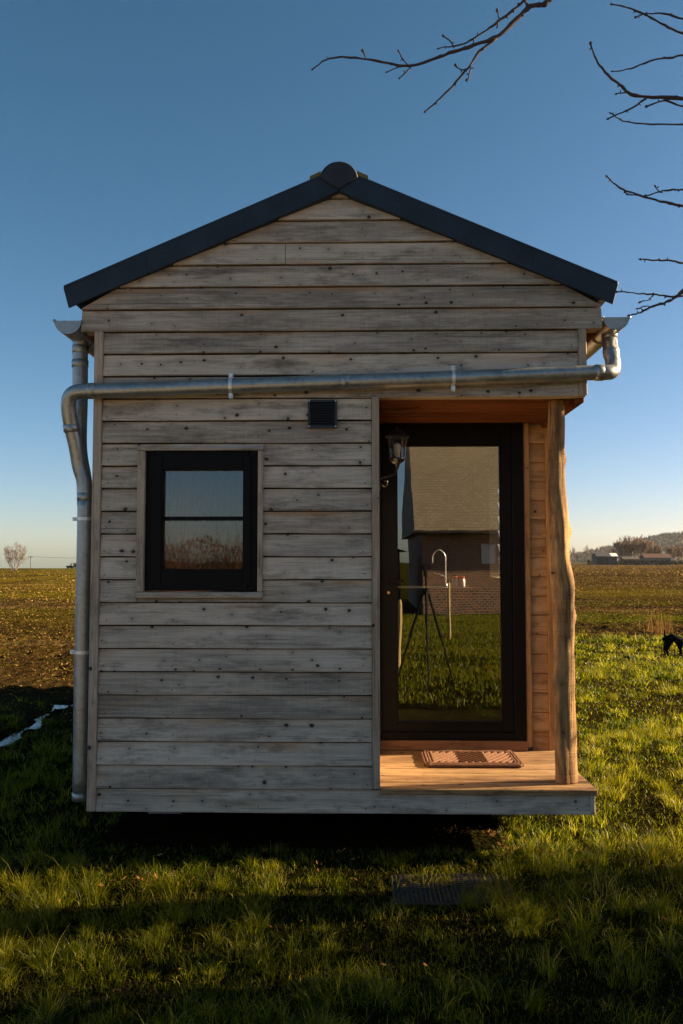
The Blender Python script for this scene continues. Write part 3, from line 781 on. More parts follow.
bm = bmesh.new(); box(bm, (XP-.004, ly-.035, zw-.07), (XP+.013, ly+.035, zw+.07)); bmesh.ops.bevel(bm, geom=bm.edges[:], offset=.005, segments=2, affect='EDGES')
obj('wall_plate', bm, M_blackm, lan)

# ------------------------------------------------------------------ doormat (rope weave)
mx0, mx1, my0, my1 = .375, .945, 5.085, 5.455
rope = simple('coir_rope', (.12, .045, .016), .9, var=.35, scale=60, bump=.002)
bm = bmesh.new(); mz = ZF+.012
def rrect(x0, x1, y0, y1, r, n=5):
    out = []
    for (cx, cy, a0) in ((x1-r, y1-r, 0), (x0+r, y1-r, 90), (x0+r, y0+r, 180), (x1-r, y0+r, 270)):
        out += [(cx+r*math.cos(R(a0+90*i/n)), cy+r*math.sin(R(a0+90*i/n))) for i in range(n+1)]
    return out
for off, zz in ((0, 0), (.017, .003), (.034, .002)):
    c = rrect(mx0+off, mx1-off, my0+off, my1-off, .05-off*.6); c.append(c[0]); c.append(c[1])
    dense = catmull([(x, y, mz+zz) for x, y in c], 8)
    tube(bm, dense, [.010+.0018*math.sin(i*1.7) for i in range(len(dense))], 8)
nst = 17; ix0, ix1, iy0, iy1 = mx0+.045, mx1-.045, my0+.045, my1-.045
cols = 3
cw = (ix1-ix0)/cols
for c in range(cols):
    xa = ix0+c*cw
    sgn = 1 if c % 2 == 0 else -1
    d = -cw*1.5
    while d < (iy1-iy0)+cw*.1:
        p = []
        for i in range(25):
            t = i/24; x = xa+t*cw; y = iy0+d+(t if sgn > 0 else 1-t)*cw*1.5
            if iy0 <= y <= iy1: p.append((x, y, mz+.003))
        if len(p) > 1: tube(bm, p, .0115, 7)
        d += .062
box(bm, (mx0+.02, my0+.02, ZF+.002), (mx1-.02, my1-.02, ZF+.006), 1)
mat_o = obj('doormat', bm, [rope, simple('mat_backing', (.05, .022, .01), .95)], None, True)
tag(mat_o, 'brown woven coir rope doormat lying on the sunlit porch boards', 'doormat')

# ------------------------------------------------------------------ interior pieces seen through the door
M_dark = simple('dark_cupboard', (.03, .028, .026), .5)
M_white = simple('white_ceramic', (.7, .7, .66), .3)
M_red = simple('red_lid', (.5, .02, .015), .35)
ctr = thing('kitchen_counter', 'dark kitchen counter inside the cabin behind the door glass', 'counter', (.62, 7.3, ZF))
bm = bmesh.new(); box(bm, (.15, 7.02, ZF+.1), (XR-.1, 7.6, 1.30)); box(bm, (.2, 7.07, ZF+.001), (XR-.1, 7.55, ZF+.1)); obj('cabinet', bm, M_dark, ctr)
bm = bmesh.new(); box(bm, (.12, 6.99, 1.302), (XR-.1, 7.6, 1.34)); bmesh.ops.bevel(bm, geom=bm.edges[:], offset=.004, segments=1, affect='EDGES'); obj('worktop', bm, simple('worktop', (.04, .03, .02), .5), ctr)
fc = P(439, 588, 7.2).x
tap = obj('kitchen_tap', (lambda b: (tube(b, catmull([(fc+.055, 7.2, 1.34), (fc+.055, 7.2, 1.52), (fc+.05, 7.2, 1.61), (fc, 7.19, 1.65), (fc-.05, 7.18, 1.61), (fc-.055, 7.18, 1.54)], 8), .005, 10), tube(b, [(fc+.055, 7.2, 1.34), (fc+.055, 7.2, 1.37)], .018, 12), tube(b, [(fc+.055, 7.2, 1.43), (fc-.045, 7.18, 1.46)], .004, 8), b)[3])(bmesh.new()), M_bright, None, True)
tag(tap, 'arched chrome kitchen tap seen inside through the door glass', 'tap')
for i, (px, lab) in enumerate(((455, 'left one of two small jars with red lids inside the cabin'), (462, 'right one of two small jars with red lids inside the cabin'))):
    x = P(px, 582, 7.15).x; j = thing('jar', lab, 'jar', (x, 7.15, 1.34), 'jars with red lids on the counter')
    bm = bmesh.new(); lathe(bm, (x, 7.15, 1.341), [(.020, 0), (.026, .004), (.026, .062), (.020, .07)], 14); obj('body', bm, M_white, j, True)
    bm = bmesh.new(); lathe(bm, (x, 7.15, 1.412), [(.022, 0), (.023, .002), (.023, .016), (.021, .018)], 14); obj('lid', bm, M_red, j)

# ------------------------------------------------------------------ ground
def rutd(x, y):
    xc = -3.22+.05*np.sin(y*1.9)
    return (-.5+2.6*fbm(x*9,y*5,77,3))*np.exp(-((x-xc)/.12)**2)*np.clip((y-6.9)/.8, 0, 1)*np.clip((11.5-y)/1.2, 0, 1)
def fieldmask(x, y):
    lf = np.clip((y-8.2-.4*np.sin(x*.8))/1.6, 0, 1); rf = np.clip((y-17.6-.25*np.sin(x*.7))/1.2, 0, 1)
    s = np.clip((x+.5)/1.5, 0, 1)
    return lf*(1-s)+rf*s
def gh(x, y):
    x = np.asarray(x, float); y = np.asarray(y, float)
    base = .05*(fbm(x*.35+9, y*.35, 3, 2)-.5)+.022*(fbm(x*1.6, y*1.6, 5, 3)-.5)*2
    near_c = np.clip(np.maximum(np.abs(x-(-.11))-1.3, np.abs(y-7.9)-3.2)/.5, 0, 1)
    fm = fieldmask(x, y)
    clod = .13*(fbm(x*3.3, y*3.3, 11, 4)-.45)+.08*(fbm(x*9, y*9, 21, 2)-.5)+.03*np.sin(y*7.0+x*.4+2*fbm(x*.3, y*.3, 17, 2))
    fade = np.clip((70-y)/40, 0, 1)
    z = base*near_c+clod*fm*fade*np.clip(.35+fbm(x*.2, y*.2, 31, 2), 0, 1)
    z = z-.085*rutd(x, y)
    drop = np.clip((y-205)/160, 0, 12)**1.6*3.0*np.clip((40-x)/60, 0, 1)
    z = z-drop+np.clip((y-60)/900, 0, 1)*.7*np.clip((x-10)/60, 0, 1)
    return z
def axis(lo_d, hi_d, step, lo, hi, g):
    a = list(np.arange(lo_d, hi_d, step)); s = step; x = a[-1]
    while x < hi: s *= g; x += s; a.append(x)
    s = step; x = lo_d; pre = []
    while x > lo: s *= g; x -= s; pre.append(x)
    return np.array(pre[::-1]+a)
xs = axis(-7, 7.5, .045, -5000, 5000, 1.07); ys = axis(2.0, 24, .05, -5000, 6000, 1.035)
XX, YY = np.meshgrid(xs, ys); ZZ = gh(XX, YY)
nx_, ny_ = len(xs), len(ys)
V = np.stack([XX.ravel(), YY.ravel(), ZZ.ravel()], 1)
i = np.arange(nx_*ny_).reshape(ny_, nx_)
Fq = np.stack([i[:-1, :-1], i[:-1, 1:], i[1:, 1:], i[1:, :-1]], -1).ravel()
me = mesh_np('ground', V, Fq, 4)
def ground_mat():
    m, nt, b = new_mat('ground_soil_and_turf'); g = N(nt)
    geo = g.n('NewGeometry').outputs['Position']; sep = g.n('SeparateXYZ'); g.l(geo, sep.inputs[0]); x, y = sep.outputs[0], sep.outputs[1]
    wob = g.math('MULTIPLY', g.math('SUBTRACT', g.noise(geo, .35, 4), .5), 3.0)
    yw = g.math('ADD', y, wob)
    ly_ = g.math('DIVIDE', g.math('LOGARITHM', g.math('MAXIMUM', yw, 1.0), 10.0), 3.2)   # log10(Y)/3.2
    def L(v): return math.log10(v)/3.2
    soil = (.048, .027, .009); soilp = (.095, .056, .020); grn = (.075, .090, .002); turf = (.014, .013, .003)
    olive = (.115, .092, .003); dk = (.03, .019, .010)
    right = g.ramp(ly_, [(L(16.8), turf), (L(18.6), dk), (L(21), soil), (L(23), grn), (L(25.5), grn), (L(27.5), soilp), (L(30.5), soil), (L(32), grn), (L(34.5), soil), (L(42), olive), (L(60), soil), (L(75), dk), (L(95), soil), (L(140), soilp), (L(420), (.12, .072, .035)), (L(900), (.06, .07, .018))])
    left = g.ramp(ly_, [(L(8.0), turf), (L(9.6), (.06, .045, .02)), (L(11.5), soil), (L(20), (.075, .045, .008)), (L(27), (.085, .070, .003)), (L(29), soilp), (L(33), (.06, .035, .012)), (L(38), olive), (L(60), (.15, .105, .005)), (L(110), olive), (L(165), (.12, .095, .004)), (L(215), (.05, .07, .012)), (L(400), (.05, .07, .012))])
    sd_ = g.n('MapRange'); g.l(x, sd_.inputs[0]); sd_.inputs[1].default_value = -1; sd_.inputs[2].default_value = 2
    col = g.mix(sd_.outputs[0], left, right)
    n1 = g.noise(geo, 9, 6, .7); n2 = g.noise(geo, .9, 5, .65); n3 = g.noise(geo, .12, 4, .6)
    col = g.mix(g.ramp(n1, [(.35, .75), (.52, .0)]), col, (.03, .02, .012))
    fz = g.ramp(ly_, [(L(8.5), 0.0), (L(11), 1.0)])
    col = g.mix(g.math('MULTIPLY', fz, g.ramp(n1, [(.56, .0), (.70, .7)])), col, (.25, .16, .06))
    col = g.mix(g.math('MULTIPLY', fz, g.ramp(n2, [(.5, .0), (.68, .6)])), col, (.07, .068, .005))
    col = g.mix(g.ramp(n3, [(.5, .0), (.65, .5)]), col, (.035, .022, .010))
    mp2 = g.n('Mapping'); g.l(geo, mp2.inputs[0]); mp2.inputs['Scale'].default_value = (.10, .42, 1)
    mp3 = g.n('Mapping'); g.l(geo, mp3.inputs[0]); mp3.inputs['Scale'].default_value = (.14, .035, 1)
    n6 = g.noise(mp3.outputs[0], 1.0, 8, .75)
    col = g.mix(g.math('MULTIPLY', fz, g.ramp(n6, [(.40, .8), (.52, 0.0)])), col, (.022, .016, .008))
    n5 = g.noise(mp2.outputs[0], 1.0, 7, .7)
    col = g.mix(g.math('MULTIPLY', fz, g.ramp(n5, [(.38, .75), (.52, 0.0)])), col, (.028, .018, .008))
    col = g.mix(g.math('MULTIPLY', fz, g.ramp(n5, [(.56, .0), (.70, .7)])), col, (.20, .13, .06))
    back = g.ramp(g.math('DIVIDE', y, -3.0), [(0.0, 0.0), (.3, 1.0)])
    col = g.mix(back, col, (.03, .03, .004))
    g.l(col, b.inputs['Base Color']); b.inputs['Roughness'].default_value = 1; b.inputs['Specular IOR Level'].default_value = .0
    mp = g.n('Mapping'); g.l(geo, mp.inputs[0]); mp.inputs['Scale'].default_value = (1, 1.0, 1)
    n4 = g.noise(mp.outputs[0], 4.5, 5, .65)
    bn = g.n('Bump'); g.l(n4, bn.inputs['Height']); bn.inputs['Strength'].default_value = .9; bn.inputs['Distance'].default_value = .22
    g.bump(n1, .8, .04, b, bn.outputs[0])
    return m
ground = link('ground', me, ground_mat(), None, True); struct(ground)

# unseen pale gravel added behind the viewpoint to bounce light onto the facade
bm = bmesh.new(); yx = np.linspace(-14, .15, 60); yz = np.linspace(-9, 1.3, 44); gv = [[bm.verts.new((x+(.12*math.sin(y*2.3) if a_ in (0, 59) else 0), y, float(gh(x, y))+.03)) for a_, x in enumerate(yx)] for y in yz]
for q1, q2 in zip(gv, gv[1:]):
    for a_ in range(59): bm.faces.new((q1[a_], q1[a_+1], q2[a_+1], q2[a_]))
struct(obj('bounce_ground', bm, simple('bounce_gravel', (.42, .36, .27), .95, var=.3, scale=25, bump=.01)))

# puddle lying in the wheel rut
bm = bmesh.new()
lp = [(-3.22+.05*math.sin(y*1.9)-.20, y) for y in np.linspace(7.2, 10.6, 18)]; rp = [(-3.22+.05*math.sin(y*1.9)+.20, y) for y in np.linspace(7.2, 10.6, 18)]
pv = [(bm.verts.new((a[0], a[1], -.052)), bm.verts.new((b[0], b[1], -.052))) for a, b in zip(lp, rp)]
for a, b in zip(pv, pv[1:]): bm.faces.new((a[0], a[1], b[1], b[0]))
m, nt_, b_ = new_mat('puddle_water'); b_.inputs['Base Color'].default_value = (.02, .018, .014, 1); b_.inputs['Roughness'].default_value = .04
b_.inputs['IOR'].default_value = 1.33; gg = N(nt_); gg.bump(gg.noise(gg.n('TexCoord').outputs['Object'], 12, 2), .15, .01, b_)
struct(obj('puddle', bm, m))

# ------------------------------------------------------------------ grass
def blades(name, X, Y, H, Wd_, lean, mat, segs=3, zoff=0.0, LA=None, LN=None, TI=None):
    n = len(X); Z = gh(X, Y)+zoff
    ang = rng.uniform(0, 2*np.pi, n); dx, dy = np.cos(ang), np.sin(ang)
    la = rng.uniform(0, 2*np.pi, n); ln = np.abs(rng.normal(0, 1, n))*lean+.12
    if LA is not None: la = LA+rng.normal(0, .5, n); ln = np.abs(LN+rng.normal(0, .22, n))
    ln = np.minimum(ln, 1.35)
    lx_, ly_ = np.cos(la), np.sin(la)
    verts = np.zeros((n, segs*2+1, 3), np.float32)
    for s in range(segs):
        t = s/segs; w = Wd_*(1-t*.55)*.5
        a = ln*(t+.1)
        hx_ = H*np.sin(a)*t*1.1; hz_ = H*t*np.cos(a*.8)
        bx_, by_ = X+lx_*hx_, Y+ly_*hx_
        verts[:, 2*s, 0] = bx_-dx*w; verts[:, 2*s, 1] = by_-dy*w; verts[:, 2*s, 2] = Z+hz_
        verts[:, 2*s+1, 0] = bx_+dx*w; verts[:, 2*s+1, 1] = by_+dy*w; verts[:, 2*s+1, 2] = Z+hz_
    a = ln*1.15; verts[:, -1, 0] = X+lx_*H*np.sin(a)*1.1; verts[:, -1, 1] = Y+ly_*H*np.sin(a)*1.1; verts[:, -1, 2] = Z+H*np.cos(a*.85)
    verts[:, 0:2, 2] -= .01
    k = segs*2+1; tri = []
    for s in range(segs-1):
        o = 2*s; tri += [(o, o+1, o+3), (o, o+3, o+2)]
    tri.append((2*segs-2, 2*segs-1, 2*segs))
    T = np.array(tri); idx = (np.arange(n)[:, None, None]*k+T[None]).ravel()
    me = mesh_np(name, verts.reshape(-1, 3), idx, 3)
    tint = np.repeat(np.clip(rng.normal(.36, .25, n)+(0 if TI is None else TI), 0, 1), k)
    at = me.attributes.new('tint', 'FLOAT', 'POINT'); at.data.foreach_set('value', tint.astype(np.float32))
    return me
def scatter(x0, x1, y0, y1, dens, maskf):
    n = int((x1-x0)*(y1-y0)*dens); X = rng.uniform(x0, x1, n); Y = rng.uniform(y0, y1, n)
    keep = rng.uniform(0, 1, n) < maskf(X, Y); return X[keep], Y[keep]
def wedge(X, Y, m=.9):      # what a camera near the viewpoint can see
    return (X > -.44*Y-m) & (X < .40*Y+m)
def clump(X, Y): return .5*fbm(X*1.7+3, Y*1.7, 41, 2)+.5*fbm(X*6.5, Y*6.5, 43, 2)
def cabin_free(X, Y):
    inside = (X > XL+.02) & (X < np.where(Y < 5.4, XR-.45, XR)) & (Y > YF+.06) & (Y < YE)
    return ~inside
BX, BY, BH, BW, BA, BL, BT = [], [], [], [], [], [], []
for (x0, x1, y0, y1, tufts, per, h, w, base) in ((-3.6, 3.2, 2.3, 4.9, 95, 75, .064, .0023, 3400), (-4.8, 4.6, 4.9, 8.5, 60, 60, .064, .0036, 1800), (-5, 6.2, 8.5, 13, 30, 46, .070, .0062, 700), (2, 9, 13, 18.6, 18, 34, .075, .0105, 350)):
    ok = lambda X, Y: wedge(X, Y)*cabin_free(X, Y)*(1-fieldmask(X, Y))
    TX, TY = scatter(x0, x1, y0, y1, tufts, lambda X, Y: ok(X, Y)*np.clip((fbm(X*1.3+3, Y*1.3, 41, 3)-.25)*3, .25, 1))
    nT = len(TX); big = fbm(TX*1.1+8, TY*1.1, 47, 2); th = h*(.35+1.5*big)*rng.uniform(.55, 1.4, nT); tr = rng.uniform(.02, .085, nT)*(1+y0*.05)
    nb_ = np.maximum(6, (per*rng.uniform(.4, 1.4, nT)).astype(int)); idx = np.repeat(np.arange(nT), nb_); m_ = len(idx)
    aa = rng.uniform(0, 2*np.pi, m_); rr_ = np.sqrt(rng.uniform(0, 1, m_)); lead = rng.uniform(0, 2*np.pi, nT)
    X = TX[idx]+tr[idx]*rr_*np.cos(aa); Y = TY[idx]+tr[idx]*rr_*np.sin(aa)
    H = th[idx]*rng.uniform(.45, 1.25, m_); stray = rng.uniform(0, 1, m_) < .02; H[stray] *= 2.2
    BX.append(X); BY.append(Y); BH.append(H); BW.append(w*rng.uniform(.6, 1.4, m_)); BA.append(np.where(rng.uniform(0, 1, m_) < .45, aa, np.where(rng.uniform(0, 1, m_) < .5, lead[idx], rng.uniform(0, 6.28, m_)))); BL.append(.15+.75*rr_); BT.append(np.repeat(rng.normal(0, .16, nT), nb_))
    X, Y = scatter(x0, x1, y0, y1, base, ok); m_ = len(X)
    BX.append(X); BY.append(Y); BH.append(h*.38*rng.uniform(.4, 1.5, m_)); BW.append(w*rng.uniform(.6, 1.4, m_)); BA.append(rng.uniform(0, 6.28, m_)); BL.append(rng.uniform(.3, 1.2, m_)); BT.append(np.full(m_, -.1))
X, Y, Hh, Ww, La, Ln, Ti = map(np.concatenate, (BX, BY, BH, BW, BA, BL, BT))
keep = cabin_free(X, Y) & ~((X < -1.55) & (Y > 4.6) & (rng.uniform(0, 1, len(X)) < .5)); X, Y, Hh, Ww, La, Ln, Ti = (q[keep] for q in (X, Y, Hh, Ww, La, Ln, Ti))
fr = (np.abs(Y-4.52) < .14+.10*np.sin(X*9)) & (X > .85) & (X < 1.5+.2*np.sin(Y*7)); Hh[fr] = np.maximum(Hh[fr]*2.1, .07)
us = (X > XL-.2) & (X < .75) & (Y > 4.3); Hh[us] = np.minimum(Hh[us], .06)
nearpipe = (np.abs(X+1.5) < .2) & (np.abs(Y-4.7) < .25); Hh[nearpipe] = np.minimum(Hh[nearpipe], .09)
offmat = (np.abs(X-G(452, 889).x) < .26) & (np.abs(Y-G(452, 889).y) < .15); Hh[offmat] *= 1.0
print('grass blades', len(X))
gr = link('grass', blades('grass', X, Y, Hh, Ww, .6, M_grass, LA=La, LN=Ln, TI=Ti), M_grass); struct(gr, 'stuff')
# lawn behind the viewpoint, reflected by the glass
X, Y = scatter(-6, 6, -14, 1.8, 900, lambda X, Y: ((X > .2) | (Y > 1.3))*np.clip((clump(X, Y)-.3)*4, .2, 1))
lb = link('lawn_grass', blades('lawn_grass', X, Y, .055*rng.uniform(.4, 1.5, len(X)), .009*rng.uniform(.6, 1.4, len(X)), .5, M_grass, 2), M_grass); struct(lb, 'stuff')
# crop residue and seedlings on the tilled field
Xs, Ys, Sz = [], [], []
for (x0, x1, y0, y1, d, s) in ((-6.5, -1.0, 8.3, 16, 420, .035), (-13, -2.0, 16, 32, 150, .055), (-24, -4, 32, 60, 40, .10), (2.0, 9.5, 17.4, 26, 260, .045), (3, 17, 26, 45, 110, .065), (8, 34, 45, 90, 22, .12), (14, 105, 90, 290, .9, .38), (-70, -12, 60, 150, 1.6, .22)):
    X, Y = scatter(x0, x1, y0, y1, d, lambda X, Y: wedge(X, Y, 2.0)*fieldmask(X, Y)*np.clip((fbm(X*.8, Y*.8, 61, 2)-.25)*2.2, .1, 1))
    Xs.append(X); Ys.append(Y); Sz.append(np.full(len(X), s))
X, Y, S = map(np.concatenate, (Xs, Ys, Sz)); n = len(X); Z = gh(X, Y)
def chips(name, X, Y, Z, S, mat, tint=None):
    n = len(X); q = rng.normal(0, 1, (n, 3)); q[:, 2] *= .55; q /= np.linalg.norm(q, axis=1)[:, None]
    r = rng.normal(0, 1, (n, 3)); r -= q*(r*q).sum(1)[:, None]; r /= np.linalg.norm(r, axis=1)[:, None]
    c = np.stack([X, Y, Z+S*rng.uniform(.05, .45, n)], 1); S1 = (S*rng.uniform(.5, 1.3, n))[:, None]; S2 = S1*rng.uniform(.25, .6, n)[:, None]
    V = np.stack([c-q*S1*.5, c+r*S2*.5, c+q*S1*.5, c-r*S2*.5], 1).reshape(-1, 3)
    me = mesh_np(name, V, np.arange(n*4), 4)
    t = np.repeat(np.clip(rng.normal(.45, .25, n), 0, 1) if tint is None else tint, 4)
    at = me.attributes.new('tint', 'FLOAT', 'POINT'); at.data.foreach_set('value', t.astype(np.float32)); return me
fl = link('field_stubble', chips('field_stubble', X, Y, Z, S, M_litter), M_litter); struct(fl, 'stuff')
print('stubble', n)
# fallen leaves near the porch
X = np.concatenate([rng.normal(.62, .10, 60), rng.normal(.90, .10, 110), rng.normal(-1.0, .10, 60), rng.uniform(-2.2, 2.2, 160)])
Y = np.concatenate([rng.normal(4.95, .05, 60), rng.normal(4.62, .07, 110), rng.normal(4.18, .06, 60), rng.uniform(3.0, 4.7, 160)])
Z = gh(X, Y)+.02; S = rng.uniform(.018, .04, len(X))
M_leaf = leafmat('dead_leaf', [(0, (.16, .07, .02)), (1, (.42, .22, .07))], .3)
dl = link('fallen_leaves', chips('fallen_leaves', X, Y, Z, S, M_leaf), M_leaf); struct(dl, 'stuff')
# dry stalks behind the dog
wp = G(667, 637)
X = rng.normal(wp.x, .15, 60); Y = rng.normal(wp.y+.5, .12, 60)
M_stalk = leafmat('dry_stalk', [(0, (.20, .09, .03)), (1, (.42, .24, .09))], .3)
st = link('dry_weed_clump', blades('dry_weed_clump', X, Y, rng.uniform(.2, .8, 60), rng.uniform(.005, .009, 60), .25, M_stalk), M_stalk)
tag(st, 'clump of dry russet weed stalks standing behind the black dog', 'weeds')

# rubber ring mat trodden into the grass
bm = bmesh.new(); c0 = G(452, 889); w_, d_ = .56, .34
nx2, ny2 = 26, 16
for i in range(nx2+1):
    x = c0.x-w_/2+w_*i/nx2; pts = [(x, c0.y-d_/2+d_*j/8, 0) for j in range(9)]
    pts = [(a, b, float(gh(a, b))+.006+.003*math.sin(j)) for j, (a, b, c) in enumerate(pts)]; tube(bm, pts, .0035, 5)
for i in range(ny2+1):
    y = c0.y-d_/2+d_*i/ny2; pts = [(c0.x-w_/2+w_*j/12, y, 0) for j in range(13)]
    pts = [(a, b, float(gh(a, b))+.007+.003*math.sin(j)) for j, (a, b, c) in enumerate(pts)]; tube(bm, pts, .0035, 5)
rm = obj('rubber_mat', bm, simple('worn_rubber', (.05, .036, .028), .6), None, True)
tag(rm, 'open mesh rubber mat half sunk in the grass before the porch', 'mat')

# ------------------------------------------------------------------ dog
def skin_body(name, verts, edges, radii, mat, sub=2):
    me = bpy.data.meshes.new(name); me.from_pydata(verts, edges, []); o = bpy.data.objects.new(name, me); COL.objects.link(o)
    md = o.modifiers.new('skin', 'SKIN'); md.use_smooth_shade = True
    sv_ = me.skin_vertices[0].data
    for i, r in enumerate(radii): sv_[i].radius = r if hasattr(r, '__len__') else (r, r)
    sv_[0].use_root = True
    s = o.modifiers.new('sub', 'SUBSURF'); s.levels = s.render_levels = sub
    dg = bpy.context.evaluated_depsgraph_get(); m2 = bpy.data.meshes.new_from_object(o.evaluated_get(dg)); bpy.data.objects.remove(o)
    m2.name = name; m2.materials.clear(); m2.materials.append(mat); return m2
dp = G(674, 656); ppm = F/dp.y
dmat = simple('black_fur', (.003, .003, .003), .9, var=.4, scale=30, bump=.006, spec=.08)
# local: x to the right in the picture, z up, y away; tail end at the left, head lowered to the right
dv = [(-.10, 0, .25), (.0, 0, .275), (.11, 0, .25), (.20, 0, .22), (.28, 0, .17), (.35, -.01, .11), (.405, -.015, .075),   # spine, neck, head, muzzle
      (-.135, 0, .235), (-.12, -.045, .16), (-.155, -.05, .09), (-.135, -.05, .01), (-.11, -.05, .006),
      (-.12, .045, .16), (-.16, .05, .09), (-.14, .05, .01), (-.115, .05, .006),
      (.12, -.04, .16), (.11, -.045, .09), (.115, -.045, .01), (.14, -.045, .006),
      (.13, .04, .16), (.15, .045, .09), (.16, .045, .01), (.185, .045, .006),
      (-.16, 0, .29), (-.17, 0, .35), (-.155, 0, .395),
      (.30, -.04, .15), (.32, -.055, .105), (.30, .04, .15), (.32, .055, .105)]
de = [(0, 1), (1, 2), (2, 3), (3, 4), (4, 5), (5, 6), (0, 7), (7, 8), (8, 9), (9, 10), (10, 11), (7, 12), (12, 13), (13, 14), (14, 15),
      (2, 16), (16, 17), (17, 18), (18, 19), (2, 20), (20, 21), (21, 22), (22, 23), (7, 24), (24, 25), (25, 26), (4, 27), (27, 28), (4, 29), (29, 30)]
dr = [.065, .07, .08, .055, .05, .045, .024, .055, .038, .02, .017, .016, .038, .02, .017, .016, .035, .02, .017, .016, .035, .02, .017, .016, .018, .013, .008, .016, .012, .016, .012]
dz = float(gh(dp.x, dp.y))+.01
dme = skin_body('dog', [(dp.x+a*.85-.005, dp.y+b*1.1, dz+c*1.1) for a, b, c in dv], de, [r*1.1 for r in dr], dmat)
dog = bpy.data.objects.new('dog', dme); COL.objects.link(dog)
tag(dog, 'small black dog sniffing the sunlit grass at the right edge', 'dog')

# ------------------------------------------------------------------ bare trees
def grow(seed, p0, d0, length, r0, levels, nb=(3, 5), spread=.6, curl=.18, shrink=.68, up_=.12, minr=.004, segs=5):
    rd = random.Random(seed); out = []
    def rec(p, d, L, r, lv):
        pts = [p.copy()]; q = p.copy(); dd = d.copy()
        for s in range(segs):
            dd = (dd+Vector((rd.uniform(-1, 1), rd.uniform(-1, 1), rd.uniform(-1, 1)))*curl+Vector((0, 0, up_))).normalized()
            q = q+dd*(L/segs); pts.append(q.copy())
        r1 = max(r*.45, minr*.7)
        out.append((pts, [r+(r1-r)*i/segs for i in range(segs+1)], lv))
        if lv >= levels: return
        k = rd.randint(*nb)
        for j in range(k):
            t = .3+.7*(j+rd.random()*.6)/k; t = min(t, .99); i = int(t*segs); pp = pts[i].lerp(pts[i+1], t*segs-i)
            side = Vector((rd.uniform(-1, 1), rd.uniform(-1, 1), rd.uniform(-.25, .7))); ax = (pts[i+1]-pts[i]).normalized()
            nd = (ax*(1-spread)+side.normalized()*spread).normalized()
            rec(pp, nd, L*shrink*rd.uniform(.75, 1.15), max(r*(1-.55*t)*.6, minr), lv+1)
    rec(Vector(p0), Vector(d0).normalized(), length, r0, 0)
    return out
def branches_mesh(name, br, seg=5, thin=3):
    bm = bmesh.new()
    for pts, rad, lv in br: tube(bm, pts, rad, seg if lv < 2 else thin, cap=False)
    me = bpy.data.meshes.new(name); bm.to_mesh(me); bm.free(); return me
# the near tree whose branches reach into the sky at the upper right
tree = thing('bare_tree', 'leafless tree at the right whose bare twigs reach across the upper sky', 'tree', (4.3, 3.35, 0))
trunk_top = Vector((4.1, 3.6, 3.6))
bm = bmesh.new()
tp = catmull([(4.35, 3.33, -.05), (4.30, 3.35, .7), (4.22, 3.42, 1.7), (4.15, 3.5, 2.7), (4.1, 3.6, 3.6), (4.0, 3.6, 4.6), (3.9, 3.5, 5.6)], 6)
tube(bm, tp, [.26-.16*i/(len(tp)-1)+(.06 if i < 3 else 0) for i in range(len(tp))], 16)
obj('trunk', bm, M_bark, tree, True)
def z8(l): return [(300+x/1.783, y/1.783) for x, y in l]
def z2(l): return [(560+x/3.104, y/3.104) for x, y in l]
BR = [
 (z8([(25,122),(45,107),(70,102),(110,104),(150,112),(195,117),(235,107),(265,95),(300,84),(345,68),(375,45),(400,20),(415,10),(435,8),(445,-2)]), .8, 3.4),
 (z8([(248,85),(285,80),(320,62),(345,45),(375,22),(395,5),(408,-6)]), .7, 2.0),
 (z8([(225,198),(245,180),(270,155),(300,120),(320,92),(350,68)]), .8, 1.7),
 (z8([(258,66),(268,74),(275,85)]), .9, .9), (z8([(352,20),(355,34),(350,50)]), .9, .8), (z8([(278,118),(290,125),(300,122)]), .9, .8),
 (z8([(299,142),(303,130),(305,118)]), .9, .8), (z8([(112,92),(118,104)]), 1.0, .7), (z8([(177,93),(185,107),(195,116)]), .9, .8),
 (z8([(180,138),(190,128),(200,117)]), .9, .8), (z8([(158,128),(175,120),(195,117)]), .7, .8), (z8([(310,75),(312,66),(320,62)]), .7, .7), (z8([(400,0),(405,8),(415,10)]), 1.2, 1.2),
 (z8([(557,8),(590,16),(620,28),(650,45),(683,60),(740,86)]), .8, 1.9), (z8([(620,24),(650,25),(683,34),(735,52)]), .8, 1.5),
 (z8([(560,128),(590,122),(625,108),(660,103),(683,98),(740,92)]), .7, 1.7), (z8([(601,30),(610,26),(618,28)]), .7, .7),
 (z8([(519,80),(524,96),(530,110),(550,135),(575,155),(590,168),(630,173),(683,176),(750,180)]), 1.0, 2.6),
 (z8([(552,210),(575,200),(600,188),(620,172)]), .8, 1.3), (z8([(555,203),(575,215),(610,221),(683,222),(745,226)]), .7, 1.4),
 (z8([(620,190),(650,180),(683,190),(740,200)]), .9, 1.4), (z8([(567,166),(580,165),(590,168)]), .8, .8), (z8([(655,178),(670,186)]), .7, .7),
 (z2([(150,552),(175,575),(205,592),(250,607),(300,622),(340,630),(382,640),(470,655)]), .9, 2.0),
 (z2([(270,608),(300,597),(340,590),(382,588),(450,590)]), .7, 1.3), (z2([(298,582),(304,592),(312,597)]), .7, .7), (z2([(203,600),(215,605),(240,605)]), .9, .8),
 (z2([(255,805),(300,808),(340,808),(382,818),(460,835)]), .8, 1.4),
 (z2([(180,905),(220,908),(260,912),(300,915),(340,920),(382,920),(450,915)]), .7, 1.3),
 (z2([(218,978),(250,970),(290,950),(330,938),(360,920),(382,903),(450,850)]), .8, 2.3), (z2([(250,935),(275,930),(290,915)]), .7, .7), (z2([(245,958),(262,952),(280,952)]), .7, .7)]
bm = bmesh.new(); rb = random.Random(3)
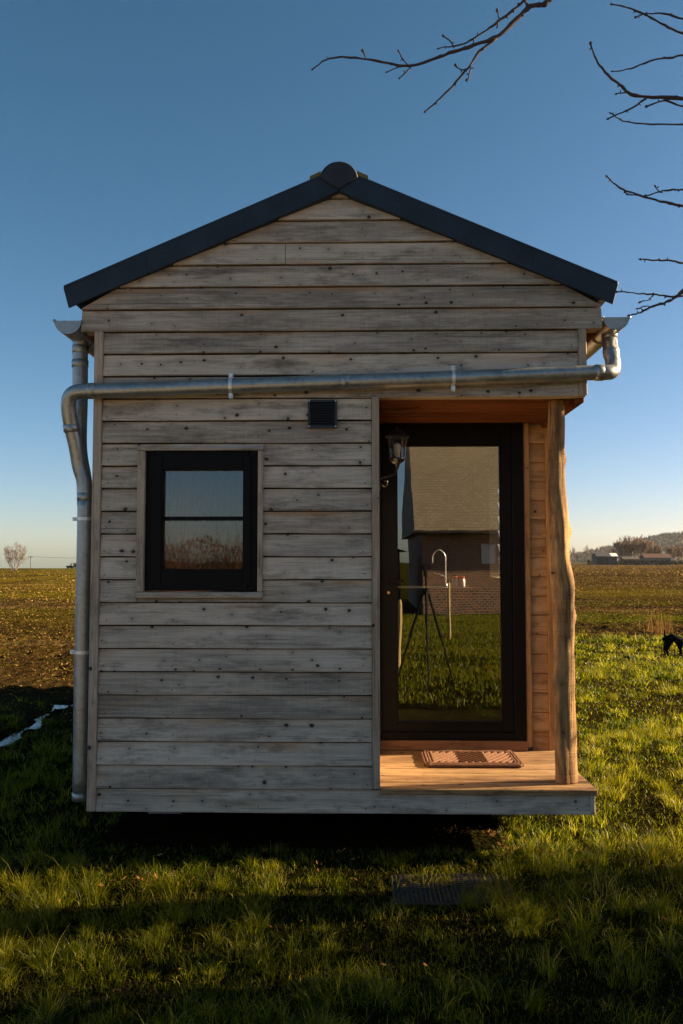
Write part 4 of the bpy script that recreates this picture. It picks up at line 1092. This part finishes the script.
for (pl_, r0, r1) in BR:
    Yd = 3.6+.15*math.sin(pl_[0][0])
    pts = catmull([P(x, y, 3.7) for x, y in pl_], 4); n = len(pts)
    pts = [p+Vector((rb.uniform(-.0025, .0025), 0, rb.uniform(-.0025, .0025))) for p in pts]
    if pl_[-1][0] > 690: pass
    rad = [(r0+(r1-r0)*i/(n-1))*1.05/F*3.7*.85*(1+.22*rb.uniform(-1, 1)) for i in range(n)]
    tube(bm, pts, rad, 6)
    # buds and spurs
    for i in range(1, n-1, 2):
        if rb.random() < .5:
            d = Vector((rb.uniform(-1, 1), rb.uniform(-.5, .5), rb.uniform(-1, 1))).normalized()
            tube(bm, [pts[i], pts[i]+d*.008, pts[i]+d*.014], [rad[i]*.7, max(rad[i]*.8, .003), .001], 5)
    d = (pts[0]-pts[1]).normalized(); tube(bm, [pts[0], pts[0]+d*.006, pts[0]+d*.014], [rad[0], rad[0]*2.0, .0015], 6)
# limbs that carry them, out of frame
def limb(a, b, r0, r1, sag=.15):
    a = Vector(a); b = Vector(b); m1 = a.lerp(b, .35)+Vector((0, 0, sag)); m2 = a.lerp(b, .7)+Vector((0, 0, sag*.7))
    c = catmull([a, m1, m2, b], 8); tube(bm, c, [r0+(r1-r0)*i/(len(c)-1) for i in range(len(c))], 10)
def LP(px, py): return P(px, py, 3.7)
limb((3.93, 3.52, 5.4), LP(548, -2), .06, .009, .25); limb((3.93, 3.52, 5.4), LP(529, -4), .02, .006, .3)
for (px, py, r) in ((715, 48, .006), (712, 29, .005), (715, 51.6, .005), (720, 101, .008), (717, 127, .005), (715, 112, .005)):
    limb((4.0, 3.58, 4.5), LP(px, py), .04, r, .05)
for (px, py, r) in ((711, 211, .007), (705, 190, .005), (708, 269, .005)): limb((4.08, 3.6, 3.7), LP(px, py), .035, r, .02)
for (px, py, r) in ((705, 295, .005), (705, 274, .008)): limb((4.15, 3.5, 2.9), LP(px, py), .035, r, .0)
for br in grow(4, (3.9, 3.5, 5.5), (.3, -.2, 1), 1.6, .05, 3, (3, 4)): tube(bm, br[0], br[1], 5, cap=False)
obj('crown', bm, M_twig, tree, True)
# unseen tree and bushes placed out of frame to throw bands of shade
def shade_tree(x, y, r, h, seed, label, lean=0):
    t = thing('bare_tree', label, 'tree', (x, y, 0), 'unseen trees placed to shade the lawn')
    bm = bmesh.new(); c = catmull([(x, y, -.05), (x+.03, y+.02, h*.3), (x+lean*.5, y-.03, h*.65), (x+lean, y, h)], 6)
    tube(bm, c, [r*(1.15-.55*i/(len(c)-1)) for i in range(len(c))], 14); obj('trunk', bm, M_bark, t, True)
    o = link('crown', branches_mesh('crown', sum([grow(seed+q, (x+lean*.9, y, h*(.55+.13*q)), (math.cos(q*2.1), math.sin(q*2.1), .8), h*.45, r*.45, 4, (3, 5)) for q in range(4)], []), 7, 4), M_twig, t)
shade_tree(4.7, 4.72, .17, 4.2, 21, 'slim leafless tree placed outside the picture to shade the lawn')
n = 2600; qa = rng.uniform(0, 6.28, n); qr = np.sqrt(rng.uniform(0, 1, n)); qz = rng.uniform(0, 1, n)  # unseen bush, placed to cast a broad shade band on the grass
X = 5.0+.45*qr*np.cos(qa)*(1-.5*qz); Yy = 3.86+.30*qr*np.sin(qa)*(1-.4*qz)
M_ever = leafmat('evergreen_leaf', [(0, (.01, .02, .004)), (1, (.04, .06, .01))], .15)
tag(link('shade_bush', chips('shade_bush', X, Yy, qz*2.6, np.full(n, .095), M_ever), M_ever), 'dense dark evergreen bush added outside the picture to shade the lawn', 'bush')

def shrub(x, y, h, seed, label):  # unseen shrubs, added to break up the sunlit grass with shade
    br = []
    for q in range(7):
        a = q*2.4+seed; br += grow(seed*11+q, (x+.12*math.cos(a), y+.12*math.sin(a), -.03), (.45*math.cos(a), .45*math.sin(a), 1), h*.6, .014, 3, (3, 5), .5, .12, .62, .12, .004, 4)
    o = link('shade_shrub', branches_mesh('shade_shrub', br, 5, 4), M_twig); tag(o, label, 'shrub')
shrub(4.3, 3.55, 2.2, 3, 'leafless shrub added nearest the viewer to dapple the lawn, outside the picture')
shrub(4.9, 4.30, 2.1, 5, 'leafless shrub added between the two trees to dapple the lawn, outside the picture')
shrub(5.6, 4.55, 3.3, 13, 'tall leafless shrub added behind the slim tree to dapple the lawn, outside the picture')
shrub(5.5, 4.05, 3.0, 17, 'tall leafless shrub added for shade beside the dense evergreen bush, outside the picture')
shrub(3.6, 3.15, 1.5, 8, 'low leafless shrub added for shade under the tree with overhanging twigs, outside the picture')

n = 1500; qa = rng.uniform(0, 6.28, n); qr = np.sqrt(rng.uniform(0, 1, n)); qz = rng.uniform(0, 1, n)  # second unseen bush, added to shade the near right lawn
X = 4.3+.45*qr*np.cos(qa)*(1-.5*qz); Yy = 3.35+.26*qr*np.sin(qa)*(1-.4*qz)
tag(link('shade_bush', chips('shade_bush', X, Yy, qz*1.35, np.full(n, .085), M_ever), M_ever), 'low dark evergreen bush added unseen in front of the taller bush for shade', 'bush')

def far_tree(name, x, y, h, w, seed, mat, label, group=None, lv=4, minr=.02, trunk_r=None, multi=1, cat='tree', nb=(4, 6), segs=4):
    z = float(gh(x, y)); t = thing(name, label, cat, (x, y, z), group)
    br = []
    for q in range(multi):
        a = q*2.4+seed; sp = (.75 if multi > 4 else .35) if multi > 1 else 0
        br += grow(seed*7+q, (x+(.25*math.cos(a) if multi > 1 else 0), y, z-.1), (sp*math.cos(a), sp*math.sin(a), 1), h*.58, trunk_r or h*.03, lv, nb, w, .14, .60, .16, minr, segs)
    tr = [b for b in br if b[2] == 0]; cr = [b for b in br if b[2] > 0]
    link('trunk', branches_mesh('trunk', tr, 7), mat, t); link('crown', branches_mesh('crown', cr, 5, 3), mat, t)
    return t
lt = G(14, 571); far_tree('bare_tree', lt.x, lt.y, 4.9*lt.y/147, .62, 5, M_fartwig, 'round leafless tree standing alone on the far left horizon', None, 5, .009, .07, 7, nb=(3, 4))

# row of trees on the right skyline
rr2 = random.Random(12); D2 = 520
for i, px in enumerate((571, 577, 583, 589, 596, 603, 610, 616)):
    y = D2+rr2.uniform(-20, 20); x = P(px, 560, y).x
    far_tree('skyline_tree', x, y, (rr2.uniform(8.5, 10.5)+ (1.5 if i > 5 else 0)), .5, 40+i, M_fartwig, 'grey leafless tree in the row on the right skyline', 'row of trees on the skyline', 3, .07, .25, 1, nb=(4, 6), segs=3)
for i, px in enumerate((624, 632, 641, 650, 657, 672, 680)):
    y = 430+rr2.uniform(-10, 10)
    x = P(px, 560, y).x
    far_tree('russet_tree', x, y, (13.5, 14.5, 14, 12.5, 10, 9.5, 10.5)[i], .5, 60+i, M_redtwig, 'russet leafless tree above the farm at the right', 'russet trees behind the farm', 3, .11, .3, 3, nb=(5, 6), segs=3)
# farm
M_fwall = simple('pale_render', (.16, .135, .11), .9); M_froof = simple('red_tile', (.07, .024, .016), .8); M_fdark = simple('dark_barn', (.018, .022, .028), .8); M_fwhite = simple('white_gable', (.75, .72, .66), .7)
M_glassf = simple('far_window', (.03, .03, .035), .3)
def farm_house(name, label, px0, px1, pyb, pye, pyr, Y, dep, wm, rm, gab=None, wins=4, cat='farm building'):
    x0, x1 = P(px0, 560, Y).x, P(px1, 560, Y).x; zb = float(gh((x0+x1)/2, Y)); ze = P(px0, pye, Y).z; zr = P(px0, pyr, Y).z
    t = thing(name, label, cat, ((x0+x1)/2, Y+dep/2, zb))
    bm = bmesh.new(); box(bm, (x0, Y, zb-.3), (x1, Y+dep, ze)); obj('wall', bm, wm, t)
    bm = bmesh.new(); a = [(x0-.4, Y-.5, ze-.1), (x1+.4, Y-.5, ze-.1), (x1+.4, Y+dep/2, zr), (x0-.4, Y+dep/2, zr), (x0-.4, Y+dep+.5, ze-.1), (x1+.4, Y+dep+.5, ze-.1)]
    v = [bm.verts.new(c) for c in a]; bm.faces.new((v[0], v[1], v[2], v[3])); bm.faces.new((v[3], v[2], v[5], v[4])); bm.faces.new((v[0], v[3], v[4])); bm.faces.new((v[1], v[5], v[2])); bm.faces.new((v[0], v[4], v[5], v[1]))
    bmesh.ops.recalc_face_normals(bm, faces=bm.faces[:]); obj('roof', bm, rm, t)
    if gab:
        bm = bmesh.new(); prism(bm, [(x1+.05, zb), (x1+.5, zb), (x1+.5, ze), (x1+.05, ze)], Y-.6, Y+dep+.3); obj('gable_wall', bm, gab, t)
    for i in range(wins):
        xx = x0+(x1-x0)*(i+.5)/wins; bm = bmesh.new(); box(bm, (xx-.5, Y-.06, zb+1.0), (xx+.5, Y-.01, zb+2.1)); obj('window', bm, M_glassf, t)
    return t
farm_house('farmhouse', 'long low farm building with red tiled roof and white gable end', 645, 671, 562, 557.5, 553.5, 380, 7, M_fwall, M_froof, M_fwhite, 4)
farm_house('farm_barn', 'dark grey barn at the foot of the hill by the skyline trees', 597, 613, 562, 556, 552.5, 400, 8, M_fdark, M_fdark, None, 1, 'barn')
farm_house('white_shed', 'small shed with a bright white roof beside the dark barn', 612, 617, 562, 556, 553, 392, 5, M_fdark, M_fwhite, None, 1, 'shed')
farm_house('outbuilding', 'brown roofed outbuilding left of the long farmhouse', 624, 643, 562, 559, 556.5, 388, 6, simple('brown_render', (.12, .085, .065), .9), simple('brown_tile', (.055, .035, .028), .8), None, 3, 'outbuilding')
def clipped(name, label, px0, px1, Y, h, mat, dens, cat='hedge'):
    x0, x1 = P(px0, 560, Y).x, P(px1, 560, Y).x; n = int((x1-x0)*dens)
    X = rng.uniform(x0, x1, n); Yy = rng.uniform(Y, Y+1.5, n); Z = gh(X, Yy)+rng.uniform(0, h, n)
    o = link(name, chips(name, X, Yy, Z, np.full(n, .9), mat), mat); tag(o, label, cat); return o
M_dhedge = leafmat('dark_hedge', [(0, (.012, .016, .006)), (1, (.03, .035, .014))], .2)
clipped('field_hedge', 'long dark hedge running in front of the farm buildings', 616, 720, 372, 1.7, M_dhedge, 40)
M_bush = leafmat('bush_leaf', [(0, (.03, .03, .01)), (1, (.06, .06, .02))], .2)
clipped('round_bush', 'small dark bush at the field edge left of the barn', 588, 592, 330, 1.8, M_bush, 60, 'bush')
# pasture strip under the skyline trees is ground colour; hill behind
bm = bmesh.new(); hp = [(-80, 0), (150, 0), (330, 5), (400, 14), (450, 26), (490, 36), (545, 48), (610, 55), (800, 60), (1000, 62), (1400, 50), (2000, 20), (2600, 0)]
hx_, hz_ = zip(*hp); nxh, nyh = 60, 12; grid = []
for j in range(nyh):
    row = []
    for i_ in range(nxh):
        x = -80+i_*2700/(nxh-1); t = j/(nyh-1); z = float(np.interp(x, hx_, hz_))*math.sin(t*math.pi*.5)-1.0*(1-t)
        row.append(bm.verts.new((x, 1150+t*450, z-2*(t == 0))))
    grid.append(row)
for j in range(nyh-1):
    for i_ in range(nxh-1): bm.faces.new((grid[j][i_], grid[j][i_+1], grid[j+1][i_+1], grid[j+1][i_]))
struct(obj('hill', bm, simple('hill_soil', (.06, .055, .045), .95, var=.3, scale=.02), None, True))
n = 7000; X = rng.uniform(250, 1500, n); T = rng.uniform(0, 1, n)**.6; Yy = 1150+T*450
Zb = np.interp(X, hx_, hz_)*np.sin(T*np.pi*.5)-1*(1-T); V = []; nt_tw = 26
c = np.repeat(np.stack([X, Yy, Zb], 1), nt_tw, 0); n2 = len(c); hgt = np.repeat(rng.uniform(6, 10, n), nt_tw)
u = rng.normal(0, 1, (n2, 3)); u[:, 2] = np.abs(u[:, 2])*1.1+.2; u /= np.linalg.norm(u, axis=1)[:, None]
tip = c+u*hgt[:, None]*rng.uniform(.5, 1, n2)[:, None]*np.array([.55, .55, 1]); base_ = c+(tip-c)*.25; s = rng.normal(0, .35, (n2, 3)); s[:, 2] *= .2
V = np.stack([base_-s, base_+s, tip], 1).reshape(-1, 3)
M_wood = simple('hill_wood', (.025, .025, .025), .95, var=.35, scale=.02)
hw = link('hill_wood', mesh_np('hill_wood', V, np.arange(n2*3), 3), M_wood); struct(hw, 'stuff')

# utility pole and wires on the left
pp = P(30.5, 568, 200); hz0 = float(gh(pp.x, 200))
bm = bmesh.new(); ztop = P(30.5, 556, 200).z
tube(bm, [(pp.x, 200, hz0-.2), (pp.x, 200, ztop)], .07, 8); tube(bm, [(pp.x-.5, 200, ztop-.25), (pp.x+.5, 200, ztop-.25)], .05, 6)
tag(obj('utility_pole', bm, M_bark), 'thin wooden utility pole on the left horizon beside the round tree', 'pole')
bm = bmesh.new(); pq = P(140, 557, 200)
for dxx in (-.45, .45):
    pts = [(pp.x+(pq.x-pp.x)*t, 200+dxx, ztop-.15-.35*math.sin(math.pi*t)) for t in [i/12 for i in range(13)]]; tube(bm, pts, .022, 4)
tag(obj('power_line', bm, M_blackm, None), 'thin wires running right from the distant utility pole', 'wires')
bm = bmesh.new(); q = P(140, 557, 200); tube(bm, [(q.x, 200, -.2), (q.x, 200, ztop+.05)], .07, 8); tube(bm, [(q.x-.5, 200, ztop-.25), (q.x+.5, 200, ztop-.25)], .05, 6)
tag(obj('utility_pole', bm, M_bark), 'second utility pole, hidden behind the cabin, carrying the wires', 'pole')
for (px, w, h, lab) in ((70, 2.4, .55, 'tiny dark bush on the left horizon a little left of the drainpipe'), (76, 3.2, 1.2, 'brownish bush on the left horizon touching the drainpipe')):
    x = P(px, 565, 195).x; n = 260; X = rng.normal(x, w*.16, n); Yy = rng.normal(195, .3, n); Z = gh(X, Yy)+rng.uniform(.1, h, n)
    tag(link('horizon_bush', chips('horizon_bush', X, Yy, Z, np.full(n, .4), M_bush), M_bush), lab, 'bush')

# ------------------------------------------------------------------ air
bm = bmesh.new(); box(bm, (-2600, -60, -60), (2600, 2700, 95))
hm = bpy.data.materials.new('haze_air'); hm.use_nodes = True; hn = hm.node_tree; hn.nodes.remove(hn.nodes['Principled BSDF'])
pv_ = hn.nodes.new('ShaderNodeVolumePrincipled'); pv_.inputs['Color'].default_value = (.9, .94, 1, 1); pv_.inputs['Density'].default_value = .00005
pv_.inputs['Anisotropy'].default_value = .3
hn.links.new(pv_.outputs[0], hn.nodes['Material Output'].inputs['Volume'])
hz_o = obj('haze', bm, hm); struct(hz_o, 'stuff')

# ------------------------------------------------------------------ what the glass reflects: garden behind the viewpoint
def brick():
    m, nt, b = new_mat('red_brick'); g = N(nt); sep = g.n('SeparateXYZ'); g.l(g.n('TexCoord').outputs['Object'], sep.inputs[0])
    c = g.n('CombineXYZ'); g.l(g.math('ADD', sep.outputs[0], sep.outputs[1]), c.inputs[0]); g.l(sep.outputs[2], c.inputs[1])
    t = g.n('TexBrick'); g.l(c.outputs[0], t.inputs[0]); t.inputs['Scale'].default_value = 3.3; t.inputs['Color1'].default_value = (.34, .13, .045, 1); t.inputs['Color2'].default_value = (.12, .045, .02, 1); t.inputs['Mortar'].default_value = (.38, .32, .26, 1)
    t.inputs['Mortar Size'].default_value = .035
    g.l(t.outputs[0], b.inputs['Base Color']); b.inputs['Roughness'].default_value = .9; return m
def tile():
    m, nt, b = new_mat('pale_roof_tile'); g = N(nt); sep = g.n('SeparateXYZ'); g.l(g.n('TexCoord').outputs['Object'], sep.inputs[0])
    c = g.n('CombineXYZ'); g.l(sep.outputs[0], c.inputs[0]); g.l(sep.outputs[2], c.inputs[1])
    t = g.n('TexBrick'); g.l(c.outputs[0], t.inputs[0]); t.inputs['Scale'].default_value = 2.6; t.inputs['Mortar Size'].default_value = .022; t.inputs['Color1'].default_value = (.27, .225, .16, 1); t.inputs['Color2'].default_value = (.21, .175, .125, 1); t.inputs['Mortar'].default_value = (.10, .08, .05, 1)
    g.l(t.outputs[0], b.inputs['Base Color']); b.inputs['Roughness'].default_value = .8; return m
path = 26.0; YH = 2*YB-path                 # mirrored depth of the wall
hx0 = (414-361)/F*path; hx1 = hx0+11
hou = thing('brick_house', 'brick house with pale tiled roof reflected in the door glass', 'house', (hx0+5, YH-4, 0))
bm = bmesh.new(); box(bm, (hx0+.25, YH-8, -.1), (hx1, YH, 2.55)); obj('wall', bm, brick(), hou)
zr = 6.6
bm = bmesh.new(); v = [bm.verts.new(c) for c in ((hx0, YH+.35, 2.42), (hx1+.3, YH+.35, 2.42), (hx1+.3, YH-4, zr), (hx0, YH-4, zr), (hx0, YH-8.3, 2.42), (hx1+.3, YH-8.3, 2.42))]
for f in ((0, 1, 2, 3), (3, 2, 5, 4), (0, 3, 4), (1, 5, 2), (0, 4, 5, 1)): bm.faces.new([v[k] for k in f])
bmesh.ops.recalc_face_normals(bm, faces=bm.faces[:]); obj('roof', bm, tile(), hou)
bm = bmesh.new(); tube(bm, [(hx0-.1, YH+.42, 2.42), (hx1+.3, YH+.42, 2.42)], .07, 8); obj('gutter', bm, M_chassis, hou)
wxa = (481-361)/F*path; wxb = (494-361)/F*path
bm = bmesh.new(); box(bm, (wxa, YH+.01, 1.5), (wxb, YH+.05, 2.1)); obj('window', bm, M_white, hou)
shed = thing('garden_shed', 'dark garden shed beside the brick house reflected in the door glass', 'shed', (hx0-1.8, YH-2, 0))
bm = bmesh.new(); box(bm, (hx0-3.2, YH-3, -.05), (hx0-.4, YH-.6, 1.9)); obj('wall', bm, M_fdark, shed)
bm = bmesh.new(); prism(bm, [(hx0-3.4, 1.85), (hx0-.2, 1.85), (hx0-1.8, 2.35)], YH-3.2, YH-.4); obj('roof', bm, M_chassis, shed)
# stakes
M_stake = simple('pale_stake', (.45, .33, .15), .8)
for (px, pyb, hgt_, lab) in ((448, 638, 1.15, 'pale wooden stake in the lawn reflected at the middle of the door glass'), (398.5, 668, 1.0, 'pale wooden stake reflected at the left edge of the door glass')):
    path_ = 1.55*F/(pyb-562); y = 2*YB-path_; x = (px-361)/F*path_
    bm = bmesh.new(); tube(bm, [(x, y, -.1), (x+.01, y, hgt_-.05), (x+.01, y, hgt_)], [.03, .028, .015], 8); tag(obj('garden_stake', bm, M_stake), lab, 'stake', 'garden stakes')
# tripod with camera, reflected in the glass beside the viewpoint
tx, ty = .84, -.02
tri = thing('camera_tripod', 'black camera tripod reflected in the glass of the door', 'tripod', (tx, ty, 0))
for k in range(3):
    a = R(90+120*k); bm = bmesh.new(); e = (tx+.42*math.cos(a), ty+.42*math.sin(a), .0)
    s_ = Vector((tx+.03*math.cos(a), ty+.03*math.sin(a), 1.17)); e = Vector(e); mid = s_.lerp(e, .5)
    tube(bm, [s_, mid], .016, 8); tube(bm, [mid, e], .011, 8); tube(bm, [mid-(e-s_).normalized()*.02, mid+(e-s_).normalized()*.02], .02, 8); obj('leg', bm, M_black, tri)
bm = bmesh.new(); tube(bm, [(tx, ty, .75), (tx, ty, 1.40)], .014, 8); tube(bm, [(tx, ty, 1.13), (tx, ty, 1.21)], .045, 10); tube(bm, [(tx, ty, 1.36), (tx, ty, 1.44)], .03, 10); obj('centre_column', bm, M_black, tri)
cm = thing('photo_camera', 'black camera mounted on the tripod reflected in the door glass', 'camera', (tx, ty, 1.44))
bm = bmesh.new(); box(bm, (tx-.065, ty-.03, 1.445), (tx+.065, ty+.03, 1.53)); box(bm, (tx-.025, ty-.025, 1.531), (tx+.025, ty+.028, 1.56)); bmesh.ops.bevel(bm, geom=bm.edges[:], offset=.006, segments=2, affect='EDGES'); obj('body', bm, M_blackm, cm)
bm = bmesh.new(); tube(bm, [(tx, ty+.031, 1.487), (tx, ty+.06, 1.487), (tx, ty+.12, 1.487)], [.032, .034, .036], 16); obj('lens', bm, M_blackm, cm)
# russet hedge reflected in the small window
n = 26000; X = rng.uniform(-7.5, -1.9, n); Yy = rng.normal(-7.5, .35, n); top_ = 1.35+1.0*fbm(X*1.6, X*0+2, 71, 3)
Z = rng.uniform(0, 1, n)**.8*top_
hd = link('russet_hedge', chips('russet_hedge', X, Yy, Z, np.full(n, .05), M_hedge), M_hedge)
tag(hd, 'russet winter hedge reflected in the small cabin window', 'hedge')
n = 700; X = rng.uniform(-7.5, -1.9, n); Yy = rng.normal(-7.5, .3, n)
hs = link('stems', blades('stems', X, Yy, rng.uniform(1.2, 2.5, n), np.full(n, .022), .12, M_hedge), M_hedge, hd)
